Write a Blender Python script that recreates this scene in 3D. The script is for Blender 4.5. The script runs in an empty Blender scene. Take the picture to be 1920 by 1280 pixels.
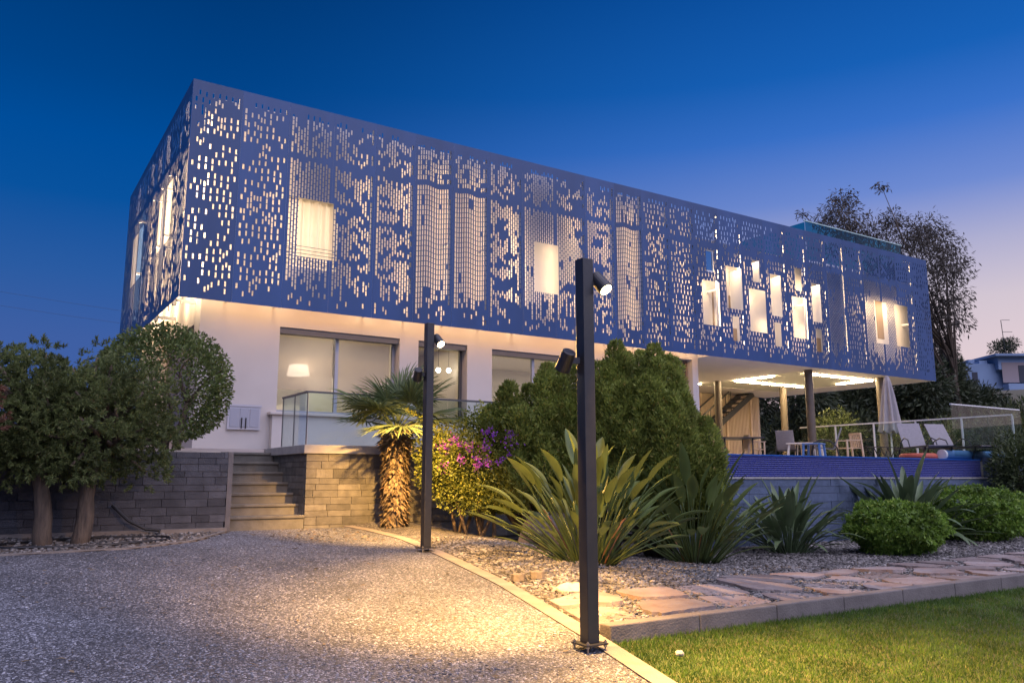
import bpy, math, random
import numpy as np
from mathutils import Vector, Matrix, Euler

random.seed(7)
rng = np.random.default_rng(7)
R = math.radians
scene = bpy.context.scene
col = scene.collection

# ------------------------------------------------------------------ camera
# world axes: +X runs along the screened facade, +Y goes into the building, origin below the facade corner
cam_d = bpy.data.cameras.new('camera')
cam_d.sensor_width = 36.0
cam_d.lens = 28.69
cam_d.clip_start = 0.05
cam_d.clip_end = 3000
cam = bpy.data.objects.new('camera', cam_d)
cam.location = (-2.75, -15.58, 1.28)
cam.rotation_euler = (R(99.5), 0, R(-32.7))
col.objects.link(cam)
scene.camera = cam

# ------------------------------------------------------------------ sky (dusk)
def lin(c):
    return tuple(((x / 255) / 12.92 if x / 255 <= .04045 else (((x / 255) + .055) / 1.055) ** 2.4) for x in c[:3]) + (1,)

world = bpy.data.worlds.new('World')
scene.world = world
world.use_nodes = True
nt = world.node_tree
nt.nodes.clear()
W = nt.nodes.new
out = W('ShaderNodeOutputWorld'); bg = W('ShaderNodeBackground')
tc = W('ShaderNodeTexCoord'); nrm = W('ShaderNodeVectorMath'); nrm.operation = 'NORMALIZE'
nt.links.new(tc.outputs['Generated'], nrm.inputs[0])
sep = W('ShaderNodeSeparateXYZ'); nt.links.new(nrm.outputs[0], sep.inputs[0])
SUNSET = Vector((0.99, 0.14, 0)).normalized()
flat = W('ShaderNodeVectorMath'); flat.operation = 'MULTIPLY'; flat.inputs[1].default_value = (1, 1, 0)
nt.links.new(nrm.outputs[0], flat.inputs[0])
fn = W('ShaderNodeVectorMath'); fn.operation = 'NORMALIZE'; nt.links.new(flat.outputs[0], fn.inputs[0])
dt = W('ShaderNodeVectorMath'); dt.operation = 'DOT_PRODUCT'; dt.inputs[1].default_value = SUNSET
nt.links.new(fn.outputs[0], dt.inputs[0])
mr = W('ShaderNodeMapRange'); mr.interpolation_type = 'SMOOTHSTEP'
mr.inputs['From Min'].default_value = 0.30; mr.inputs['From Max'].default_value = 1.0
nt.links.new(dt.outputs['Value'], mr.inputs['Value'])
def ramp(stops):
    r = W('ShaderNodeValToRGB'); e = r.color_ramp.elements
    while len(e) > 1: e.remove(e[-1])
    e[0].position = stops[0][0]; e[0].color = lin(stops[0][1])
    for p, c in stops[1:]:
        k = e.new(p); k.color = lin(c)
    nt.links.new(sep.outputs['Z'], r.inputs['Fac'])
    return r
ra = ramp([(0, (72, 98, 166)), (.15, (62, 95, 163)), (.22, (42, 91, 162)), (.30, (8, 82, 158)), (.36, (0, 77, 154)), (.42, (0, 68, 138)), (.54, (0, 54, 114)), (1, (0, 44, 100))])
rb = ramp([(0, (236, 196, 190)), (.13, (226, 206, 212)), (.19, (212, 199, 211)), (.25, (176, 176, 210)), (.31, (112, 140, 211)), (.38, (58, 114, 202)), (.44, (24, 97, 184)), (.55, (8, 76, 156)), (1, (0, 48, 108))])
mx = W('ShaderNodeMix'); mx.data_type = 'RGBA'
nt.links.new(mr.outputs[0], mx.inputs['Factor']); nt.links.new(ra.outputs[0], mx.inputs['A']); nt.links.new(rb.outputs[0], mx.inputs['B'])
nt.links.new(mx.outputs['Result'], bg.inputs['Color']); bg.inputs['Strength'].default_value = 1.0
nt.links.new(bg.outputs[0], out.inputs['Surface'])

# the sun has set: its light reaches the place only as a broad soft glow of the upper sky
sun_d = bpy.data.lights.new('sun', 'SUN'); sun_d.energy = 3.9; sun_d.angle = R(95); sun_d.color = (.82, .77, 1.0)
sun = bpy.data.objects.new('sun', sun_d); col.objects.link(sun)
sun.rotation_euler = Vector((-.12, .62, -1.0)).to_track_quat('-Z', 'Y').to_euler()

scene.view_settings.view_transform = 'Standard'
scene.view_settings.look = 'None'
scene.view_settings.exposure = 0.0
scene.view_settings.gamma = 1.0
scene.view_settings.use_curve_mapping = False
scene.render.engine = 'CYCLES'
scene.cycles.use_denoising = True
scene.cycles.max_bounces = 6
scene.cycles.diffuse_bounces = 3
scene.cycles.glossy_bounces = 3
scene.cycles.transmission_bounces = 4
scene.cycles.transparent_max_bounces = 12
scene.cycles.sample_clamp_indirect = 4.0
scene.cycles.caustics_reflective = False
scene.cycles.caustics_refractive = False

# ------------------------------------------------------------------ materials
def new_mat(name):
    m = bpy.data.materials.new(name); m.use_nodes = True
    n = m.node_tree; b = n.nodes['Principled BSDF']
    return m, n, b

def mat(name, c, rough=.6, metal=0.0, c2=None, scale=4.0, detail=5, bump=0.0, bscale=40.0, rand=0.0, spec=.5, stretch=None, coat=0.0):
    m, n, b = new_mat(name)
    b.inputs['Roughness'].default_value = rough; b.inputs['Metallic'].default_value = metal
    b.inputs['Specular IOR Level'].default_value = spec
    b.inputs['Coat Weight'].default_value = coat
    N = n.nodes.new; L = n.links.new
    geo = N('ShaderNodeNewGeometry'); src = geo.outputs['Position']
    if stretch:
        mp = N('ShaderNodeMapping'); mp.inputs['Scale'].default_value = stretch
        L(src, mp.inputs['Vector']); src = mp.outputs[0]
    colour = None
    if c2 is not None:
        no = N('ShaderNodeTexNoise'); no.inputs['Scale'].default_value = scale; no.inputs['Detail'].default_value = detail
        L(src, no.inputs['Vector'])
        rp = N('ShaderNodeMapRange'); rp.inputs['From Min'].default_value = .3; rp.inputs['From Max'].default_value = .7
        L(no.outputs['Fac'], rp.inputs['Value'])
        k = N('ShaderNodeMix'); k.data_type = 'RGBA'; k.inputs['A'].default_value = (*c, 1); k.inputs['B'].default_value = (*c2, 1)
        L(rp.outputs[0], k.inputs['Factor']); colour = k.outputs['Result']
    if rand:
        oi = N('ShaderNodeObjectInfo'); h = N('ShaderNodeHueSaturation')
        v = N('ShaderNodeMapRange'); v.inputs['To Min'].default_value = 1 - rand; v.inputs['To Max'].default_value = 1 + rand
        L(oi.outputs['Random'], v.inputs['Value']); L(v.outputs[0], h.inputs['Value'])
        if colour: L(colour, h.inputs['Color'])
        else: h.inputs['Color'].default_value = (*c, 1)
        colour = h.outputs[0]
    if colour: L(colour, b.inputs['Base Color'])
    else: b.inputs['Base Color'].default_value = (*c, 1)
    if bump:
        nb = N('ShaderNodeTexNoise'); nb.inputs['Scale'].default_value = bscale; nb.inputs['Detail'].default_value = 6
        L(src, nb.inputs['Vector'])
        bp = N('ShaderNodeBump'); bp.inputs['Strength'].default_value = bump; bp.inputs['Distance'].default_value = .02
        L(nb.outputs['Fac'], bp.inputs['Height']); L(bp.outputs[0], b.inputs['Normal'])
    return m

def leaf(name, c1, c2, c3=None, trans=.25, rough=.5, spec=.3):
    m, n, b = new_mat(name); N = n.nodes.new; L = n.links.new
    geo = N('ShaderNodeNewGeometry'); r = N('ShaderNodeValToRGB'); e = r.color_ramp.elements
    e[0].color = (*c1, 1); e[1].color = (*c2, 1)
    if c3: k = e.new(.93); k.color = (*c2, 1); e[-1].color = (*c3, 1)
    L(geo.outputs['Random Per Island'], r.inputs['Fac'])
    no = N('ShaderNodeTexNoise'); no.inputs['Scale'].default_value = 2.2
    L(geo.outputs['Position'], no.inputs['Vector'])
    h = N('ShaderNodeHueSaturation'); v = N('ShaderNodeMapRange'); v.inputs['From Min'].default_value = .3; v.inputs['From Max'].default_value = .7
    v.inputs['To Min'].default_value = .65; v.inputs['To Max'].default_value = 1.35
    L(no.outputs['Fac'], v.inputs['Value']); L(v.outputs[0], h.inputs['Value']); L(r.outputs[0], h.inputs['Color'])
    L(h.outputs[0], b.inputs['Base Color']); b.inputs['Roughness'].default_value = rough; b.inputs['Specular IOR Level'].default_value = spec
    t = N('ShaderNodeBsdfTranslucent'); L(h.outputs[0], t.inputs['Color'])
    mix = N('ShaderNodeMixShader'); mix.inputs[0].default_value = trans
    L(b.outputs[0], mix.inputs[1]); L(t.outputs[0], mix.inputs[2]); L(mix.outputs[0], n.nodes['Material Output'].inputs['Surface'])
    return m

def emit(name, c, s):
    m, n, b = new_mat(name)
    e = n.nodes.new('ShaderNodeEmission'); e.inputs[0].default_value = (*c, 1); e.inputs[1].default_value = s
    n.links.new(e.outputs[0], n.nodes['Material Output'].inputs['Surface'])
    return m

def glass(name, tint, refl=1.0, rough=.01):
    m, n, b = new_mat(name); N = n.nodes.new; L = n.links.new
    t = N('ShaderNodeBsdfTransparent'); t.inputs[0].default_value = (*tint, 1)
    g = N('ShaderNodeBsdfGlossy'); g.inputs['Roughness'].default_value = rough
    lw = N('ShaderNodeLayerWeight'); lw.inputs['Blend'].default_value = .5
    p5 = N('ShaderNodeMath'); p5.operation = 'POWER'; p5.inputs[1].default_value = 5
    L(lw.outputs['Facing'], p5.inputs[0])
    k = N('ShaderNodeMath'); k.operation = 'MULTIPLY_ADD'; k.inputs[1].default_value = .9 * refl; k.inputs[2].default_value = .04 * refl; k.use_clamp = True
    L(p5.outputs[0], k.inputs[0])
    mix = N('ShaderNodeMixShader'); L(k.outputs[0], mix.inputs[0]); L(t.outputs[0], mix.inputs[1]); L(g.outputs[0], mix.inputs[2])
    L(mix.outputs[0], n.nodes['Material Output'].inputs['Surface'])
    return m

def aggregate(name, scale, stones, bed, rough=.75, bump=.6):
    """washed stone chips set in mortar: each chip its own tint"""
    m, n, b = new_mat(name); N = n.nodes.new; L = n.links.new
    geo = N('ShaderNodeNewGeometry')
    warp = N('ShaderNodeTexNoise'); warp.inputs['Scale'].default_value = scale * .7; warp.inputs['Detail'].default_value = 2
    L(geo.outputs['Position'], warp.inputs['Vector'])
    sc = N('ShaderNodeVectorMath'); sc.operation = 'SCALE'; sc.inputs['Scale'].default_value = .8 / scale
    L(warp.outputs['Color'], sc.inputs[0])
    ad = N('ShaderNodeVectorMath'); L(geo.outputs['Position'], ad.inputs[0]); L(sc.outputs[0], ad.inputs[1])
    vo = N('ShaderNodeTexVoronoi'); vo.inputs['Scale'].default_value = scale
    ve = N('ShaderNodeTexVoronoi'); ve.inputs['Scale'].default_value = scale; ve.feature = 'DISTANCE_TO_EDGE'
    L(ad.outputs[0], vo.inputs['Vector']); L(ad.outputs[0], ve.inputs['Vector'])
    s = N('ShaderNodeSeparateColor'); L(vo.outputs['Color'], s.inputs[0])
    r = N('ShaderNodeValToRGB'); e = r.color_ramp.elements
    r.color_ramp.interpolation = 'CONSTANT'
    while len(e) > 1: e.remove(e[-1])
    e[0].position = 0; e[0].color = (*stones[0], 1)
    for i, c in enumerate(stones[1:], 1):
        k = e.new(i / len(stones)); k.color = (*c, 1)
    L(s.outputs[0], r.inputs['Fac'])
    edge = N('ShaderNodeMapRange'); edge.inputs['From Min'].default_value = .04; edge.inputs['From Max'].default_value = .14
    L(ve.outputs['Distance'], edge.inputs['Value'])
    big = N('ShaderNodeTexNoise'); big.inputs['Scale'].default_value = .8; big.inputs['Detail'].default_value = 6
    L(geo.outputs['Position'], big.inputs['Vector'])
    bv = N('ShaderNodeMapRange'); bv.inputs['From Min'].default_value = .3; bv.inputs['From Max'].default_value = .7
    bv.inputs['To Min'].default_value = .62; bv.inputs['To Max'].default_value = 1.2
    L(big.outputs['Fac'], bv.inputs['Value'])
    mxx = N('ShaderNodeMix'); mxx.data_type = 'RGBA'; mxx.inputs['A'].default_value = (*bed, 1)
    L(edge.outputs[0], mxx.inputs['Factor']); L(r.outputs[0], mxx.inputs['B'])
    h = N('ShaderNodeHueSaturation'); L(mxx.outputs['Result'], h.inputs['Color']); L(bv.outputs[0], h.inputs['Value'])
    L(h.outputs[0], b.inputs['Base Color']); b.inputs['Roughness'].default_value = rough
    bp = N('ShaderNodeBump'); bp.inputs['Strength'].default_value = bump; bp.inputs['Distance'].default_value = .012
    L(edge.outputs[0], bp.inputs['Height']); L(bp.outputs[0], b.inputs['Normal'])
    return m

M = {}
M['screen'] = mat('blue_powder_coat', (.023, .071, .210), .42, c2=(.016, .052, .155), scale=1.1, detail=8, spec=.45, rand=.13, stretch=(1.260, 1.260, .210))
M['white'] = mat('white_render', (.533, .503, .473), .85, c2=(.473, .443, .413), scale=.9, bump=.12, bscale=120, spec=.2)
M['white_metal'] = mat('white_metal', (.8, .78, .75), .4)
M['concrete'] = mat('concrete', (.42, .39, .35), .85, c2=(.30, .28, .25), scale=6, bump=.25, bscale=60)
M['cap'] = mat('cap_stone', (.391, .374, .357), .8, c2=(.306, .297, .289), scale=8, bump=.2, bscale=80)
M['kerb_grey'] = mat('kerb_grey', (.187, .166, .153), .85, c2=(.119, .106, .098), scale=4, bump=.35, bscale=60)
M['kerb'] = mat('kerb_concrete', (.243, .211, .180), .85, c2=(.162, .140, .122), scale=5, bump=.3, bscale=70)
M['brick'] = mat('grey_block', (.149, .140, .126), .85, c2=(.090, .085, .077), scale=9, bump=.5, bscale=70, rand=.32)
M['brick_blue'] = mat('slate_block', (.098, .131, .206), .8, c2=(.070, .098, .150), scale=8, bump=.45, bscale=70, rand=.14)
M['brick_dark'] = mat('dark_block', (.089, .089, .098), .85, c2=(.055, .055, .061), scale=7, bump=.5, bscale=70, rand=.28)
M['mortar'] = mat('mortar', (.16, .15, .14), .95, bump=.3)
M['step'] = mat('step_stone', (.171, .160, .140), .8, c2=(.117, .110, .095), scale=7, bump=.35, bscale=60, rand=.06)
M['steel_post'] = mat('anthracite_paint', (.021, .022, .026), .42, c2=(.029, .029, .032), scale=14, spec=.5)
M['bolt'] = mat('galvanised_bolt', (.3, .29, .28), .4, metal=.9)
M['alu'] = mat('grey_aluminium', (.34, .36, .42), .4, metal=.35)
M['dark_alu'] = mat('dark_frame', (.1, .1, .105), .45, metal=.3)
M['column'] = mat('brown_column', (.13, .10, .075), .5, c2=(.10, .08, .06), scale=4)
M['slat'] = mat('timber_cladding', (.55, .42, .30), .6, c2=(.45, .34, .24), scale=3, stretch=(6, 6, .5))
M['glass'] = glass('window_glass', (.93, .94, .93), 1.9)
M['rail_glass'] = glass('rail_glass', (.86, .93, .92), 1.0)
M['teal_glass'] = glass('teal_glass', (.16, .50, .60), 1.6)
M['sky_glass'] = mat('mirror_pane', (.25, .5, .75), .03, metal=1.0)
M['glass_edge'] = mat('glass_edge', (.45, .62, .58), .2)
M['room'] = mat('room_wall', (.62, .56, .47), .9)
M['room_white'] = mat('room_white', (.85, .8, .72), .9)
def cloth(name, c, see, trans):
    m, n, b = new_mat(name); N = n.nodes.new; L = n.links.new
    b.inputs['Base Color'].default_value = (*c, 1); b.inputs['Roughness'].default_value = .9
    t = N('ShaderNodeBsdfTranslucent'); t.inputs[0].default_value = (*c, 1); p = N('ShaderNodeBsdfTransparent')
    a = N('ShaderNodeMixShader'); a.inputs[0].default_value = trans; L(b.outputs[0], a.inputs[1]); L(t.outputs[0], a.inputs[2])
    d = N('ShaderNodeMixShader'); d.inputs[0].default_value = see; L(a.outputs[0], d.inputs[1]); L(p.outputs[0], d.inputs[2])
    L(d.outputs[0], n.nodes['Material Output'].inputs['Surface']); return m
M['blind'] = cloth('blind_cloth', (.80, .70, .58), .42, .6)
M['curtain'] = cloth('curtain_cloth', (.86, .80, .70), .03, .45)
M['brown'] = mat('brown_frame', (.22, .16, .11), .6)
M['gravel_base'] = aggregate('gravel_base', 38, [(.10, .09, .085), (.20, .185, .17), (.30, .28, .26), (.16, .145, .13)], (.06, .055, .05), bump=1.0)
M['drive'] = aggregate('washed_aggregate', 54, [(.055, .055, .061), (.239, .239, .267), (.120, .120, .133), (.368, .368, .396), (.078, .078, .085), (.184, .184, .202)], (.092, .092, .101), bump=.8)
M['soil'] = mat('soil', (.085, .062, .045), .95, c2=(.16, .12, .085), scale=7, bump=.8, bscale=40)
M['ground'] = mat('dry_ground', (.13, .105, .07), .95, c2=(.08, .085, .045), scale=.25, bump=.4, bscale=6)
M['turf'] = mat('turf_base', (.034, .058, .014), .95, c2=(.072, .070, .025), scale=5, bump=.5, bscale=60)
M['tile'] = mat('blue_mosaic', (.014, .022, .17), .18, c2=(.022, .036, .25), scale=30, spec=.6)
M['grout'] = mat('grout', (.10, .13, .30), .8)
M['water'] = mat('pool_water', (.01, .10, .36), .04, spec=.6)
M['deck'] = mat('deck_paving', (.50, .44, .37), .75, c2=(.43, .37, .31), scale=3)
M['flag'] = mat('flagstone', (.204, .140, .111), .85, c2=(.289, .251, .234), scale=3.2, detail=10, bump=1.0, bscale=16, rand=.3)
M['pebble'] = leaf('pebbles', (.076, .070, .065), (.255, .238, .221), (.391, .365, .340), trans=0, rough=.8)
M['chip'] = leaf('chips', (.064, .064, .070), (.313, .313, .340), (.442, .442, .469), trans=0, rough=.7)
M['stone'] = mat('pale_stone', (.52, .46, .38), .85, c2=(.38, .33, .27), scale=14, bump=.5, bscale=40)
M['boulder'] = mat('boulder', (.17, .135, .11), .9, c2=(.10, .083, .07), scale=5, bump=.8, bscale=14)
M['bark'] = mat('bark', (.17, .125, .085), .9, c2=(.085, .065, .05), scale=9, bump=1.0, bscale=18, stretch=(3, 3, .5))
M['dead'] = leaf('dead_frond', (.12, .085, .05), (.28, .215, .135), (.20, .11, .06), trans=.1, rough=.8)
M['juniper'] = leaf('juniper', (.079, .103, .038), (.210, .252, .084), (.263, .221, .105), trans=.42)
M['brown_needles'] = leaf('brown_needles', (.14, .06, .035), (.22, .11, .07))
M['topiary'] = leaf('topiary_leaf', (.070, .100, .030), (.165, .210, .062), (.200, .190, .080), rough=.4, trans=.35)
M['thuja'] = leaf('thuja', (.129, .174, .038), (.358, .403, .092), (.448, .347, .106), trans=.42)
M['boug'] = leaf('boug_leaf', (.075, .10, .022), (.20, .225, .045), (.36, .33, .06), trans=.4)
M['shoot'] = leaf('young_shoot', (.28, .30, .03), (.48, .46, .06), trans=.4)
M['bract'] = leaf('magenta_bract', (.15, .03, .28), (.31, .07, .48), (.36, .13, .46), trans=.4)
M['palm'] = leaf('palm_frond', (.085, .121, .049), (.182, .231, .092), trans=.3)
M['petiole'] = mat('petiole', (.12, .14, .05), .5)
M['bop'] = leaf('strelitzia', (.052, .085, .032), (.114, .154, .046), (.228, .228, .068), trans=.25, rough=.35)
M['bop_dry'] = leaf('strelitzia_flower', (.45, .16, .05), (.5, .28, .16), trans=.2)
M['bop_dark'] = leaf('phormium', (.054, .090, .046), (.120, .168, .078), (.204, .204, .096), trans=.15, rough=.35)
M['box'] = leaf('box_leaf', (.106, .188, .030), (.250, .388, .062), (.400, .475, .088), rough=.35, trans=.35)
M['grass'] = leaf('grass', (.045, .102, .013), (.107, .193, .030), (.197, .205, .057), trans=.35)
M['euc'] = leaf('eucalyptus', (.064, .056, .047), (.136, .117, .093), trans=.35)
M['bgtree'] = leaf('far_tree', (.030, .042, .022), (.075, .092, .045), (.110, .095, .050), trans=.15)
M['bggreen'] = leaf('near_hedge', (.04, .06, .022), (.10, .125, .045), trans=.2)
M['sling'] = mat('grey_sling', (.306, .281, .289), .8, c2=(.255, .238, .246), scale=20)
M['black'] = mat('black_metal', (.02, .02, .022), .45)
M['wood'] = mat('pale_wood', (.62, .47, .32), .6, c2=(.5, .37, .25), scale=5, stretch=(4, 4, 1))
M['plastic_white'] = mat('white_plastic', (.78, .74, .68), .4)
M['blue_plastic'] = mat('blue_plastic', (.10, .22, .45), .4)
M['canvas'] = mat('parasol_canvas', (.408, .374, .365), .9, c2=(.357, .323, .323), scale=6)
M['orange'] = mat('orange_rubber', (.45, .085, .04), .6)
M['table_blue'] = mat('table_tennis_top', (.03, .04, .06), .5)
M['hose'] = mat('black_hose', (.012, .012, .014), .5)
M['shade'] = emit('lamp_shade_glow', (1.0, .80, .62), 4.5)
M['bulb'] = emit('bulb', (1.0, .88, .72), 14)
M['led'] = emit('led_line', (1.0, .74, .41), 150)
M['lens'] = emit('spot_lens', (1.0, .80, .45), 30)
M['far_wall'] = mat('far_house_wall', (.26, .36, .52), .9, c2=(.2, .28, .42), scale=.4)
M['far_dark'] = mat('far_opening', (.02, .025, .04), .5)
M['far_tan'] = mat('far_tan', (.33, .27, .27), .9)

# ------------------------------------------------------------------ mesh helpers
class MB:
    def __init__(s): s.v = []; s.f = []
    def add(s, vs, fs):
        o = len(s.v); s.v += [tuple(p) for p in vs]; s.f += [tuple(i + o for i in f) for f in fs]
    def box(s, x0, x1, y0, y1, z0, z1, m=None):
        vs = [(x, y, z) for z in (z0, z1) for y in (y0, y1) for x in (x0, x1)]
        if m is not None: vs = [m @ Vector(p) for p in vs]
        s.add(vs, [(0, 2, 3, 1), (4, 5, 7, 6), (0, 1, 5, 4), (2, 6, 7, 3), (0, 4, 6, 2), (1, 3, 7, 5)])
    def bar(s, a, b, w, h=None, up=(0, 0, 1)):
        a = Vector(a); b = Vector(b); d = b - a; L = d.length; d.normalize()
        u = Vector(up)
        if abs(d.dot(u)) > .99: u = Vector((1, 0, 0))
        x = d.cross(u).normalized(); z = x.cross(d)
        m = Matrix((( x.x, d.x, z.x, a.x), (x.y, d.y, z.y, a.y), (x.z, d.z, z.z, a.z), (0, 0, 0, 1)))
        h = h or w
        s.box(-w / 2, w / 2, 0, L, -h / 2, h / 2, m)
    def tube(s, pts, rad, n=8, cap=True):
        pts = [Vector(p) for p in pts]
        if not hasattr(rad, '__len__'): rad = [rad] * len(pts)
        rings = []; o = len(s.v); prev = None
        for i, p in enumerate(pts):
            d = (pts[min(i + 1, len(pts) - 1)] - pts[max(i - 1, 0)]).normalized()
            if prev is None:
                u = Vector((0, 0, 1)) if abs(d.z) < .9 else Vector((1, 0, 0))
                x = d.cross(u).normalized()
            else: x = (prev - d * prev.dot(d)).normalized()
            y = d.cross(x); prev = x
            for k in range(n):
                a = 2 * math.pi * k / n
                s.v.append(tuple(p + (x * math.cos(a) + y * math.sin(a)) * rad[i]))
        for i in range(len(pts) - 1):
            for k in range(n):
                a = o + i * n + k; b = o + i * n + (k + 1) % n
                s.f.append((a, b, b + n, a + n))
        if cap:
            s.f.append(tuple(o + k for k in reversed(range(n)))); e = o + (len(pts) - 1) * n
            s.f.append(tuple(e + k for k in range(n)))
    def lathe(s, prof, c, n=20):
        o = len(s.v)
        for r, z in prof:
            for k in range(n):
                a = 2 * math.pi * k / n; s.v.append((c[0] + r * math.cos(a), c[1] + r * math.sin(a), c[2] + z))
        for i in range(len(prof) - 1):
            for k in range(n):
                a = o + i * n + k; b = o + i * n + (k + 1) % n
                s.f.append((a, b, b + n, a + n))
    def prism(s, poly, z0, z1, inset=0):
        n = len(poly); cx = sum(p[0] for p in poly) / n; cy = sum(p[1] for p in poly) / n
        zf0 = z0 if callable(z0) else (lambda x, y: z0); zf1 = z1 if callable(z1) else (lambda x, y: z1)
        bot = [(x, y, zf0(x, y)) for x, y in poly]
        top = [(cx + (x - cx) * (1 - inset), cy + (y - cy) * (1 - inset), zf1(x, y)) for x, y in poly]
        s.add(bot + top, [tuple(range(n - 1, -1, -1)), tuple(range(n, 2 * n))] + [(i, (i + 1) % n, (i + 1) % n + n, i + n) for i in range(n)])
    def build(s, name, m, parent=None, bevel=0, smooth=False, **k):
        me = bpy.data.meshes.new(name); me.from_pydata(s.v, [], s.f); me.update()
        if smooth: me.polygons.foreach_set('use_smooth', [True] * len(me.polygons))
        return put(name, me, m, parent, bevel, **k)

def put(name, me, m, parent=None, bevel=0, local=False, label=None, cat=None, group=None, kind=None):
    if m is not None and not me.materials: me.materials.append(M[m] if isinstance(m, str) else m)
    o = bpy.data.objects.new(name, me); col.objects.link(o)
    if parent is not None:
        o.parent = parent
        if parent.type == 'EMPTY' and not local: o.matrix_parent_inverse = Matrix.Translation(-parent.location)
    if bevel:
        b = o.modifiers.new('bevel', 'BEVEL'); b.width = bevel; b.segments = 2; b.limit_method = 'ANGLE'
    return tag(o, label, cat, group, kind)

def tag(o, label=None, cat=None, group=None, kind=None):
    if label: o['label'] = label
    if cat: o['category'] = cat
    if group: o['group'] = group
    if kind: o['kind'] = kind
    return o

def thing(name, label, cat, loc=(0, 0, 0), group=None, rz=0):
    o = bpy.data.objects.new(name, None); col.objects.link(o)
    o.location = loc; o.rotation_euler = (0, 0, rz); o.empty_display_size = .2
    return tag(o, label, cat, group)

def copy_tree(o, parent=None):
    c = o.copy(); col.objects.link(c); c.parent = parent
    for ch in list(o.children): copy_tree(ch, c)
    return c

def np_mesh(name, V, F):
    """V (n,3), F (m,k) faces all of one size"""
    V = np.asarray(V, np.float32).reshape(-1, 3); F = np.asarray(F, np.int32); m, k = F.shape
    me = bpy.data.meshes.new(name)
    me.vertices.add(len(V)); me.vertices.foreach_set('co', V.ravel())
    me.loops.add(m * k); me.loops.foreach_set('vertex_index', F.ravel())
    me.polygons.add(m); me.polygons.foreach_set('loop_start', np.arange(m, dtype=np.int32) * k)
    me.update(calc_edges=True)
    return me

def unit(a): return a / (np.linalg.norm(a, axis=-1, keepdims=True) + 1e-9)
def rdir(n): return unit(rng.normal(size=(n, 3)))

def cards(P, D, L, Wd, N=None, bend=0.0):
    """one four-cornered leaf per row: base, two shoulders, tip"""
    n = len(P); D = unit(D)
    if N is None: N = rdir(n)
    S = unit(np.cross(D, N)); N2 = np.cross(S, D)
    L = np.broadcast_to(np.asarray(L, float), (n,))[:, None]; Wd = np.broadcast_to(np.asarray(Wd, float), (n,))[:, None]
    mid = P + D * L * .5
    V = np.stack([P, mid + S * Wd * .5 + N2 * bend * L, P + D * L, mid - S * Wd * .5 + N2 * bend * L], 1)
    return V.reshape(-1, 3), np.arange(4 * n).reshape(n, 4)

def join(parts):
    Vs, Fs, o = [], [], 0
    for V, F in parts:
        Vs.append(V); Fs.append(F + o); o += len(V)
    return np.concatenate(Vs), np.concatenate(Fs)

def in_ball(n, shell=.35):
    d = rdir(n); r = (1 - shell * rng.random(n) ** 1.6)[:, None]
    return d * r, d

# ------------------------------------------------------------------ terrain
def sstep(a, b, x):
    t = min(1, max(0, (x - a) / (b - a))); return t * t * (3 - 2 * t)
def zg(u, v):
    z = .07 * (v + 10.5)
    if v > -10.5: z *= 1 - sstep(2.8, 6.5, u)
    return min(z, .62)
def zbed(u, v):
    return zg(u, v) + .008 + .042 * sstep(0, .35, u - float(np.interp(v, [-20, -11.36, -10.2, -8.05, -5.98, -4.6, -3.6, -3.0], [-1.0, 1.24, 1.56, 2.08, 2.40, 2.55, 2.45, 2.3])))

def sheet(name, xs, ys, zf, m, inside=None, kind='structure', parent=None):
    V = [(x, y, zf(x, y)) for y in ys for x in xs]; nx = len(xs); F = []
    for j in range(len(ys) - 1):
        for i in range(nx - 1):
            if inside is None or inside((xs[i] + xs[i + 1]) / 2, (ys[j] + ys[j + 1]) / 2):
                F.append((j * nx + i, j * nx + i + 1, (j + 1) * nx + i + 1, (j + 1) * nx + i))
    me = bpy.data.meshes.new(name); me.from_pydata(V, [], F); me.update()
    me.polygons.foreach_set('use_smooth', [True] * len(me.polygons))
    return put(name, me, m, parent, kind=kind)

def hillz(x, y):
    # the land climbs away beyond the far end of the house
    d = (x - 26) * .90 + (y + 2) * .35
    h = 8.8 * sstep(6, 52, d) + 6 * sstep(75, 300, d)
    return h + .5 * math.sin(x * .13) * math.sin(y * .11) * sstep(6, 30, d)
def gz(x, y):
    base = zg(min(max(x, -12), 24), min(max(y, -30), -2)) - .05
    return base + hillz(x, y) - (.25 if y > -2.5 and x < 26 else 0)
def lattice(a, b, lo, hi, fine, coarse):
    out_ = list(np.arange(lo, hi + 1e-6, fine)); x, s = hi, fine
    while x < b: s = min(s * 1.35, coarse); x += s; out_.append(x)
    x, s = lo, fine; pre = []
    while x > a: s = min(s * 1.35, coarse); x -= s; pre.append(x)
    return pre[::-1] + out_
sheet('ground', lattice(-900, 900, -14, 60, 1.0, 60), lattice(-900, 900, -24, 50, 1.0, 60), gz, 'ground')

# edge line between driveway and planting / lawn (u as a function of v)
def edge_u(v):
    return float(np.interp(v, [-20, -11.36, -10.2, -8.05, -5.98, -4.6, -3.6, -3.0], [-1.0, 1.24, 1.56, 2.08, 2.40, 2.55, 2.45, 2.3]))
def left_v(u):   # far edge of driveway on the juniper side
    return float(np.interp(u, [-9, -4, -2.5, -1.1, -.3, .1, .35], [-5.3, -4.75, -4.56, -4.45, -4.0, -3.45, -3.12]))

def strip_sheet(name, rows, zf, m, n=10, kind='structure', parent=None, label=None):
    """rows: list of (v, u_from, u_to)"""
    V, F = [], []
    for v, a, b in rows:
        for i in range(n + 1):
            u = a + (b - a) * i / n; V.append((u, v, zf(u, v)))
    for j in range(len(rows) - 1):
        for i in range(n):
            k = j * (n + 1) + i; F.append((k, k + 1, k + n + 2, k + n + 1))
    me = bpy.data.meshes.new(name); me.from_pydata(V, [], F); me.update()
    me.polygons.foreach_set('use_smooth', [True] * len(me.polygons))
    return put(name, me, m, parent, kind=kind, label=label)

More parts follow.
